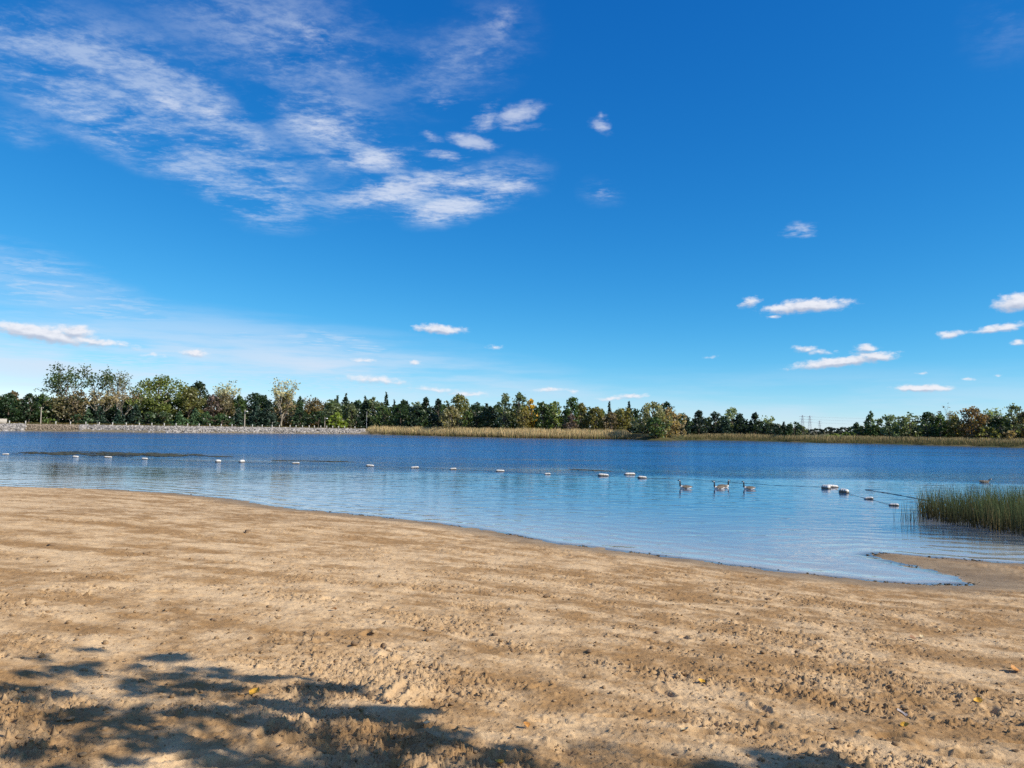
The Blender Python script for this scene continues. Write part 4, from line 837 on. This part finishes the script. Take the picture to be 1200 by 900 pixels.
# (left, right, top) in the photograph, metres behind the far waterline, kind, colour, density, label
TREES = [
 (-6, 24, 461, 24, 'broad', 'dk', 1, 'dark green tree cut by the left picture edge'),
 (4, 24, 458.5, 34, 'broad', 'rust', 1, 'rust tinted tree top behind the leftmost dark tree'),
 (22, 44, 461, 24, 'broad', 'dk', 1, 'dark dense tree just left of the pale wooden pole'),
 (38, 60, 462, 28, 'broad', 'mid', 1, 'mid green tree behind the pale wooden pole'),
 (52, 66, 489.5, 11, 'bush', 'light', 1, 'small light green bush right of the wooden pole'),
 (55, 80, 462, 27, 'broad', 'brown', .7, 'thin greyish brown tree under the left rim of the tall airy tree'),
 (56, 130, 431, 32, 'airy', 'mid', .80, 'tallest tree, wide airy crown with open branches, far left'),
 (126, 152, 436, 34, 'sparse', 'gg', .55, 'thin half bare grey tree right of the tallest airy tree'),
 (76, 104, 457, 24, 'broad', 'brown', .55, 'brownish half bare tree below the tallest airy tree'),
 (98, 132, 456, 25, 'sparse', 'tan', .95, 'tan leaved tree with pale branches below the tallest crown'),
 (128, 160, 457, 24, 'sparse', 'tan', .9, 'tan tree with white forked trunks beside the big green tree'),
 (84, 98, 485, 12, 'bush', 'dk', 1, 'small dark bush on the bank below the brown half bare tree'),
 (95, 112, 479.5, 13, 'spruce', 'pine', 1, 'young green pine, leftmost of the row on the bank'),
 (107, 126, 477, 15, 'spruce', 'spruce', 1, 'young dark pine overlapping the leftmost pine of the row'),
 (130, 148, 481, 13, 'spruce', 'spruce', 1, 'squat dark young pine below the tan forked tree'),
 (149, 168, 474, 15, 'spruce', 'spruce', 1, 'taller dark young pine at the left foot of the big green tree'),
 (163, 186, 482.5, 13, 'round', 'pine', 1, 'rounded bright pine below the big green tree, left one'),
 (180, 203, 482, 13, 'round', 'pine', 1, 'rounded bright pine below the middle of the big green tree'),
 (199, 222, 483, 13, 'spruce', 'pine', 1, 'bright young pine below the yellow olive tree'),
 (219, 238, 479, 14, 'spruce', 'pine', 1, 'pointed bright pine right of the yellow olive tree'),
 (234, 252, 482, 13, 'round', 'pine', 1, 'bright pine below the purple brown tree'),
 (248, 272, 484, 13, 'round', 'pine', 1, 'last bright green pine before the dark firs'),
 (157, 217, 440, 30, 'broad', 'light', 1.0, 'big broad light green tree left of the olive one'),
 (206, 238, 452.5, 26, 'broad', 'olive', .9, 'yellow olive tree against the big light green tree'),
 (217, 246, 448, 34, 'broad', 'dk', 1, 'dark green crown rising behind the yellow olive tree'),
 (246, 272, 446.5, 32, 'sparse', 'pale', .9, 'pale half bare tree above the purple brown foliage'),
 (238, 260, 463, 25, 'broad', 'purple', .9, 'purple brown bushy tree below the pale half bare tree, left'),
 (252, 276, 461, 26, 'broad', 'brown', .9, 'orange brown tree straight below the pale half bare tree'),
 (271, 288, 464, 26, 'broad', 'green', 1, 'small fresh green tree above the lamp pole'),
 (274, 322, 461, 36, 'broad', 'dk', 1, 'wide dark green tree behind the lamp pole firs'),
 (269, 290, 478, 14, 'spruce', 'spruce', 1, 'dark fir just left of the lamp pole'),
 (288, 312, 470, 16, 'spruce', 'spruce', 1, 'dark broad fir just right of the lamp pole'),
 (304, 328, 472, 15, 'spruce', 'spruce', 1, 'second dark fir right of the lamp pole'),
 (316, 343, 444, 24, 'sparse', 'pale', 1.0, 'tall slim pale tree with a bare grey trunk'),
 (318, 348, 463, 27, 'broad', 'tan', .7, 'tan foliage around the stem of the tall slim pale tree'),
 (343, 358, 464.5, 20, 'spruce', 'dk', 1, 'pointed spruce right of the tall slim pale tree'),
 (355, 366, 463, 34, 'bare', 'brown', 1, 'leafless tree behind the pointed spruce'),
 (359, 381, 467, 24, 'broad', 'rust', .9, 'dark rusty tree left of the grey green crown'),
 (375, 404, 468, 24, 'broad', 'gg', .95, 'grey green round crown behind the yellow-green bush'),
 (389, 400, 464.5, 40, 'spruce', 'spruce', 1, 'dark spruce tip above the grey green crown'),
 (399, 410, 461.5, 42, 'spruce', 'spruce', 1, 'taller dark spruce tip right of its twin'),
 (384, 406, 483, 12, 'bush', 'yg', 1, 'bright yellow-green bush on the stone bank'),
 (342, 362, 480, 14, 'round', 'dk', 1, 'dark round tree below the pointed spruce'),
 (360, 386, 481, 14, 'round', 'dk', 1, 'dark round tree left of the yellow-green bush'),
 (404, 418, 472, 20, 'broad', 'gg', 1, 'slim grey green tree right of the yellow-green bush'),
 (408, 426, 470.5, 22, 'egg', 'spruce', 1, 'dark spruce left of the thin steel pole'),
 (421, 434, 464.5, 24, 'spruce', 'spruce', 1, 'tall dark spruce behind the thin steel pole'),
 (429, 446, 466, 26, 'broad', 'gg', 1, 'grey green tree right of the thin steel pole'),
 (446, 458, 460.5, 34, 'spruce', 'spruce', 1, 'tallest pointed spruce above the cattails'),
 (458, 465, 469, 30, 'spruce', 'spruce', 1, 'thin spruce tip right of the tallest pointed spruce'),
 (464, 480, 469, 28, 'egg', 'dk', 1, 'small blunt conifer top above the dark wood'),
 (434, 462, 475, 16, 'round', 'mid', 1, 'round mid green tree at the left end of the cattails'),
 (458, 482, 473, 19, 'round', 'dk', 1, 'dark round tree behind the cattails, left of the domed one'),
 (478, 498, 475, 18, 'round', 'spruce', 1, 'very dark domed tree behind the cattails'),
 (490, 507, 466, 22, 'egg', 'spruce', 1, 'dark broad tipped spruce left of the beige willow'),
 (488, 504, 480, 13, 'egg', 'pine', 1, 'egg shaped green tree in front of the dark spruce'),
 (504, 522, 467, 22, 'egg', 'spruce', 1, 'dark egg shaped tree behind the beige willow'),
 (522, 554, 462.5, 22, 'broad', 'olive', 1, 'large olive green tree rising above the beige willow'),
 (514, 545, 476.5, 12, 'willow', 'willow', .9, 'beige grey willow bush behind the cattails'),
 (540, 556, 482, 14, 'broad', 'green', 1, 'green tree at the right foot of the beige willow'),
 (548, 568, 474, 20, 'round', 'dk', 1, 'dark blue green tree right of the large olive tree'),
 (562, 586, 475, 20, 'round', 'dk', 1, 'second dark blue green tree, left of the tall grey green one'),
 (579, 603, 460.5, 19, 'broad', 'gg', .62, 'tall airy grey green tree behind the cattails, left stem'),
 (598, 619, 460, 20, 'broad', 'gg', .62, 'tall airy grey green tree with a ragged top, right stem'),
 (615, 630, 467.5, 22, 'broad', 'yellow', .9, 'golden yellow crown right of the tall airy grey trees'),
 (603, 626, 478, 14, 'broad', 'olive', 1, 'olive tree below the golden yellow crown'),
 (623, 646, 470.5, 16, 'broad', 'green', 1, 'round green tree right of the golden crown'),
 (640, 661, 469.5, 16, 'broad', 'light', 1, 'light green pointed crown behind the cattails'),
 (657, 682, 466, 17, 'broad', 'mid', 1, 'tall dark green tree with a pointed top behind the purple bush'),
 (672, 689, 472, 18, 'broad', 'olive', 1, 'yellowing right half tree beside the tall pointed green one'),
 (660, 681, 485.5, 11, 'bush', 'purple', .9, 'purple grey bush at the edge of the cattails'),
 (686, 712, 477, 15, 'broad', 'olive', 1, 'olive yellow round tree left of the two small spruces'),
 (709, 719, 471.5, 24, 'spruce', 'spruce', 1, 'small pointed spruce, left one of a pair'),
 (731, 743, 471, 22, 'spruce', 'spruce', 1, 'small pointed spruce, right one, touching the big willow'),
 (706, 726, 483, 14, 'broad', 'brown', 1, 'brownish bushy tree between the two small spruces'),
 (718, 742, 477, 17, 'broad', 'olive', .95, 'olive brown tree below the right small spruce'),
 (742, 788, 472, 7, 'willow', 'willow', 1, 'huge rounded tan willow standing at the water'),
 (768, 803, 479, 6, 'willow', 'tan', .95, 'tan lower right half of the willow clump at the water'),
 (756, 782, 488, 4, 'bush', 'green', .9, 'green bush in the front of the huge willow'),
 (772, 790, 471, 22, 'round', 'spruce', 1, 'dark tree top behind the huge willow'),
 (801, 810, 489, 16, 'spruce', 'spruce', 1, 'narrow dark conifer right of the huge willow'),
 (808, 830, 480.5, 15, 'egg', 'spruce', 1, 'dark peaked tree, first of the group right of the willow'),
 (827, 851, 483, 16, 'round', 'spruce', 1, 'broad dark tree in the middle of the right hand group'),
 (841, 860, 489, 11, 'spruce', 'spruce', 1, 'dark fir in front of the pale yellow crown'),
 (848, 868, 477, 22, 'broad', 'pgreen', .75, 'pale yellow green crown peeping over the dark firs'),
 (855, 878, 484, 14, 'egg', 'spruce', 1, 'dark egg shaped pine below the pale yellow crown'),
 (874, 895, 484, 14, 'egg', 'spruce', 1, 'dark steep pine left of the thin yellow tree'),
 (893, 907, 487.5, 20, 'airy', 'pgreen', .9, 'thin pale yellow tree between the dark pines'),
 (892, 904, 496, 13, 'egg', 'spruce', 1, 'small dark pine below the thin yellow tree'),
 (901, 918, 497.5, 12, 'egg', 'spruce', 1, 'low dark rounded pine right of the thin yellow tree'),
 (914, 923, 494.5, 15, 'spruce', 'spruce', 1, 'slim dark spruce beside the last round dark tree'),
 (919, 942, 494, 13, 'round', 'dk', 1, 'last round dark tree before the open gap'),
 (935, 948, 500, 14, 'round', 'gg', .9, 'grey green bush at the left side of the gap'),
 (988, 1003, 505, 12, 'bush', 'green', 1, 'green bush in the gap beside the right wood'),
 (970, 986, 508, 10, 'bush', 'light', .9, 'pale low bush in the middle of the gap'),
 (994, 1013, 495, 16, 'egg', 'dk', 1, 'dark low tree at the left end of the right wood'),
 (1010, 1030, 482.5, 16, 'spruce', 'mid', .8, 'airy pointed conifer at the left of the right wood'),
 (1029, 1057, 486, 14, 'broad', 'gg', 1, 'rounded grey green tree right of the airy conifer'),
 (1054, 1078, 483, 17, 'broad', 'gg', .7, 'ragged greyish tree in the right wood'),
 (1074, 1099, 483, 14, 'broad', 'dk', 1, 'dark green tree in the middle of the right wood'),
 (1093, 1110, 484.5, 16, 'broad', 'green', 1, 'fresh green tree below the leafless twigs'),
 (1097, 1118, 474.5, 22, 'bare', 'brown', 1, 'leafless tree showing thin twigs above the right wood'),
 (1108, 1132, 486, 15, 'broad', 'olive', 1, 'olive tree left of the big rusty tree'),
 (1123, 1157, 477, 14, 'broad', 'rust', .95, 'big rust and olive tree in the right wood'),
 (1154, 1172, 478, 22, 'airy', 'pgreen', .9, 'thin pale green tree right of the big rusty tree'),
 (1145, 1169, 500, 9, 'bush', 'olive', 1, 'olive bush at the foot of the big rusty tree'),
 (1160, 1184, 486, 13, 'broad', 'dk', 1, 'dark green tree between the rusty tree and the right edge'),
 (1177, 1198, 474, 18, 'broad', 'gg', .8, 'tall grey green tree near the right picture edge'),
 (1193, 1220, 481, 14, 'broad', 'rust', .9, 'brownish tree cut by the right picture edge'),
 (1176, 1192, 504, 8, 'bush', 'tan', .9, 'small orange tan bush at the water by the right edge'),
]
CATS = {'spruce': ('spruce_tree', 'conifer'), 'egg': ('pine_tree', 'conifer'), 'bush': ('bush', 'bush'), 'willow': ('willow_tree', 'tree')}
for q, (x0, x1, yt, sb, kind, ck, dn, lb) in enumerate(TREES):
    xc = (x0 + x1) / 2; D = far_depth(xc) + sb; B_ = at_depth(xc, 495, D); z = float(ground_h(B_[:1], B_[1:2])[0]); T_ = at_depth(xc, yt, D)
    h = T_[2] - z; w_ = (x1 - x0) / FPX * D; jit = rng.uniform(.93, 1.07, 3); c = tuple(np.array(CL[ck]) * jit * (1.6 if ck in ('spruce', 'dk', 'pine') else 1.85))
    nm, ct = CATS.get(kind, ('leafy_tree', 'tree'))
    if kind == 'bare': nm = 'bare_tree'
    if 'bush' in lb and kind != 'willow': nm, ct = 'bush', 'bush'
    if kind == 'round' and ck in ('pine', 'spruce'): nm, ct = 'pine_tree', 'conifer'
    make_tree(nm, (B_[0], B_[1], z), h * 1.02, w_ * (1.32 if kind in ('spruce', 'egg') else 1.15), kind, c, lb, ct, .0019 * D if kind in ('airy', 'sparse') else .0021 * D, 100 + q, dens=dn)
# the wood behind the named trees
fill = []
x = -150
while x < 1320:
    if not (802 < x < 812 or 925 < x < 1000):
        top = np.interp(x, [-150, 60, 250, 330, 420, 560, 640, 700, 745, 800, 812, 900, 925, 1000, 1100, 1200, 1320], [458, 464, 463, 469, 470, 474, 476, 480, 480, 485, 489, 494, 500, 499, 490, 489, 486]) + rng.uniform(-2.5, 3.5)
        fill.append((x, top))
    x += rng.uniform(11, 16)
for q, (x, top) in enumerate(fill):
    sb = rng.uniform(36, 50) if x < 800 else rng.uniform(26, 36); D = far_depth(x) + sb; B_ = at_depth(x, 495, D); z = float(ground_h(B_[:1], B_[1:2])[0]); h = at_depth(x, top, D)[2] - z; w_ = rng.uniform(24, 34) / FPX * D
    kd = ['round', 'broad', 'round', 'broad', 'round', 'spruce', 'broad'][q % 7]; c = np.array(CL[['dk', 'green', 'mid', 'gg', 'dk', 'spruce', 'mid'][q % 7]]) * rng.uniform(1.3, 1.7)
    con = kd == 'spruce'
    make_tree('spruce_tree' if con else 'leafy_tree', (B_[0], B_[1], z), h, w_, kd, tuple(c), 'dark pointed spruce filling the wood behind the front trees' if con else 'dark round tree filling the wood behind the front trees', 'conifer' if con else 'tree', .0026 * D, 900 + q, 'trees filling the wood behind the front rows')
n_ = 26000; px = rng.uniform(-150, 1320, n_); px = px[(px < 925) | (px > 1000)]; n_ = len(px)
D = np.array([far_depth(x) for x in px]) + np.where(px < 800, rng.uniform(27, 36, n_), rng.uniform(19, 26, n_)); P = np.array([at_depth(x, 495, d) for x, d in zip(px, D)])
P[:, 2] = ground_h(P[:, 0], P[:, 1]) + rng.uniform(0, 1, n_) ** 1.3 * np.where(px < 800, 5.5, 3.2) * (1 + .5 * fbm(P[:, 0] / 9, P[:, 1] / 9, 2))
V, F = leaf_quads(P, .8, rng, .1); o = link('undergrowth', mesh_np('undergrowth', V, [F], [LEAF])); o.color = (.042, .060, .028, 1)
tag(o, 'dark undergrowth between the trunks of the far wood', 'undergrowth', kind='stuff')
# far wood seen through the gap
for q, (x0, x1, top) in enumerate([(925, 952, 501), (944, 970, 502), (960, 988, 500.5), (976, 1000, 500.5), (905, 932, 500), (990, 1016, 499)]):
    xc = (x0 + x1) / 2; D = 330 + 12 * (q % 3); B_ = at_depth(xc, 495, D); z = float(ground_h(B_[:1], B_[1:2])[0]); h = at_depth(xc, top, D)[2] - z
    make_tree('leafy_tree', (B_[0], B_[1], z), max(h, 1.5), (x1 - x0) / FPX * D, 'round', (.035, .052, .034), 'distant dark tree seen low through the gap in the far wood', 'tree', .75, 1500 + q, 'distant trees in the gap', dens=1.4)
# trees beyond the picture edges, so the wood goes on
for q, (x, top, kd, ck) in enumerate([(-30, 455, 'broad', 'mid'), (-62, 460, 'broad', 'olive'), (-96, 462, 'spruce', 'spruce'), (-128, 456, 'broad', 'green'), (1236, 484, 'broad', 'gg'), (1262, 480, 'broad', 'olive'), (1290, 488, 'spruce', 'dk'), (1318, 484, 'broad', 'mid')]):
    D = far_depth(x) + 20; B_ = at_depth(x, 495, D); z = float(ground_h(B_[:1], B_[1:2])[0]); h = at_depth(x, top, D)[2] - z
    make_tree('leafy_tree' if kd != 'spruce' else 'spruce_tree', (B_[0], B_[1], z), h, 34 / FPX * D, kd, CL[ck], ('tree of the wood going on beyond the left picture edge' if x < 0 else 'tree of the wood going on beyond the right picture edge'), 'tree' if kd != 'spruce' else 'conifer', .0026 * D, 1700 + q, 'trees beyond the picture edges')

# power pylons and their line, far beyond the gap
STEEL = mat_simple('pylon_steel', (.45, .47, .50), .6, .1, 2, .1, .01)
tops = []
def pylon(x, ytop, D, label):
    B_ = at_depth(x, 495, D); z = 1.1; T_ = at_depth(x, ytop, D); h = T_[2] - z; root = empty('power_pylon', (B_[0], B_[1], z)); mb = MB(); b = h * .10
    def pt(s1, s2, t): w_ = b * (1 - .85 * t); return np.array([s1 * w_, s2 * w_, h * t])
    for s1 in (-1, 1):
        for s2 in (-1, 1): mb.tube([pt(s1, s2, 0), pt(s1, s2, 1)], h * .0045, 4)
    for k_ in range(7):
        for s1, s2, s3, s4 in ((-1, -1, 1, -1), (-1, 1, 1, 1), (-1, -1, -1, 1), (1, -1, 1, 1)): mb.tube([pt(s1, s2, k_ / 7), pt(s3, s4, (k_ + 1) / 7)], h * .0025, 4); mb.tube([pt(s3, s4, k_ / 7), pt(s1, s2, (k_ + 1) / 7)], h * .0025, 4)
    link('lattice_mast', mb.mesh('lattice_mast', [STEEL]), root)
    for t in (.66, .80, .93):
        mb = MB(); L_ = h * .17; mb.tube([[-L_, 0, h * t], [0, 0, h * (t + .025)], [L_, 0, h * t]], h * .0045, 4); mb.tube([[-L_, 0, h * t], [L_, 0, h * t]], h * .004, 4); link('crossarm', mb.mesh('crossarm', [STEEL]), root)
        tops.append((x, [(B_ + np.array([s1 * L_, 0, 0]))[:2].tolist() + [z + h * t] for s1 in (-1, 1)]))
    tag(root, label, 'pylon')
pylon(940.5, 486.5, 420, 'grey lattice pylon behind the gap, left one of the tall pair')
pylon(949, 487, 480, 'grey lattice pylon behind the gap, right one of the tall pair')
pylon(960.5, 493, 620, 'small distant pylon right of the tall pair')
pylon(1330, 481, 420, 'grey lattice pylon hidden behind the right wood')
mb = MB()
t0 = [p for x, p in tops if x == 940.5]; t1 = [p for x, p in tops if x == 1330]
for a_, b_ in zip(t0, t1):
    for A_, B_ in zip(a_, b_):
        t = np.linspace(0, 1, 25)[:, None]; P = np.array(A_) * (1 - t) + np.array(B_) * t; P[:, 2] -= (4 * t * (1 - t) * 2.5)[:, 0]; mb.tube(P, .018, 4)
tag(link('power_line', mb.mesh('power_line', [STEEL])), 'thin power cables stretched above the gap towards the right wood', 'power line')

# ------------------------------------------------------------------ the tree beside the beach whose shade falls in the foreground
def shade_tree():
    r = np.random.default_rng(55); spots = []
    for (x, y, rad_) in [(30, 790, .30), (80, 782, .22), (150, 770, .18), (190, 778, .20), (235, 790, .22), (215, 806, .22), (170, 800, .2), (110, 832, .25), (160, 840, .26), (20, 860, .32), (215, 880, .2), (40, 885, .32), (150, 885, .22), (10, 810, .22), (90, 815, .15), (250, 840, .15),
                       (350, 804, .16), (395, 808, .1), (330, 828, .18), (310, 845, .2), (430, 838, .14), (480, 836, .16), (420, 848, .18), (500, 848, .14), (470, 868, .14), (395, 888, .16), (360, 897, .2), (560, 875, .13), (545, 886, .1), (880, 890, .16), (915, 893, .16), (940, 899, .14), (960, 908, .2), (870, 905, .2), (30, 920, .4), (140, 930, .4), ]:
        P = on_sand(x, y); hgt = r.uniform(3.4, 4.6)
        while hgt < 12:                                # boughs hang high enough to stay clear of the view
            q_ = P + S * (hgt / S[2]) - CAM; f_ = q_ @ _f
            if f_ < .2 or 600 + FPX * (q_ @ _r) / f_ > 1420 or 450 - FPX * (q_ @ _u) / f_ < -260: break
            hgt += .2; 
        for _ in range(4):
            o_ = r.normal(0, .78, 2) * rad_ * np.array([1.35, .75]); spots.append((P + S * (hgt / S[2]) + np.array([o_[0], o_[1], r.normal(0, .1)]), r.uniform(.05, .11)))
    C = np.array([s_[0] for s_ in spots]); rd = np.array([s_[1] for s_ in spots])
    base_ = np.array([10.2, -1.2]); z = float(sand_z(*base_)[0]); root = empty('shade_tree', (base_[0], base_[1], z)); off = np.array([base_[0], base_[1], z])
    C = C - off; mb = MB(); top = np.array([-.6, -.2, 7.0]); Pt = limb(mb, (0, 0, -.3), top, .26, .10, r, .02, 9, 10)
    for k_, c in enumerate(C[::4]): s_ = Pt[min(8, 4 + k_ % 5)]; limb(mb, s_, c, .045, .012, r, .05, 6, 6)
    # the rest of the crown, away from the picture
    n2 = 60; a_ = r.uniform(0, 2 * np.pi, n2); q = np.stack([2.2 + 2.6 * np.cos(a_) * r.uniform(.2, 1, n2), -1.5 + 2.6 * np.sin(a_) * r.uniform(.2, 1, n2), r.uniform(4.5, 9.5, n2)], -1)
    for c in q[:24]: limb(mb, Pt[r.integers(4, 9)], c, .06, .015, r, .06, 5, 6)
    link('trunk', mb.mesh('trunk', [BARK], True), root)
    cen = np.concatenate([C, q]); cr_ = np.concatenate([rd, np.full(n2, .75)]); nl = np.concatenate([np.maximum(16, rd ** 2 * 3000), np.full(n2, 220)]).astype(int)
    idx = np.repeat(np.arange(len(cen)), nl); g = r.normal(0, 1, (len(idx), 3)) * .55; P = cen[idx] + g * cr_[idx][:, None] * np.array([1.25, 1.0, .6])
    V, F = leaf_quads(P, .085, r, .6); c = link('crown', mesh_np('crown', V, [F], [LEAF]), root); c.color = (.07, .10, .03, 1)
    tag(root, 'leafy tree beside the beach that dapples the foreground sand', 'tree')
shade_tree()
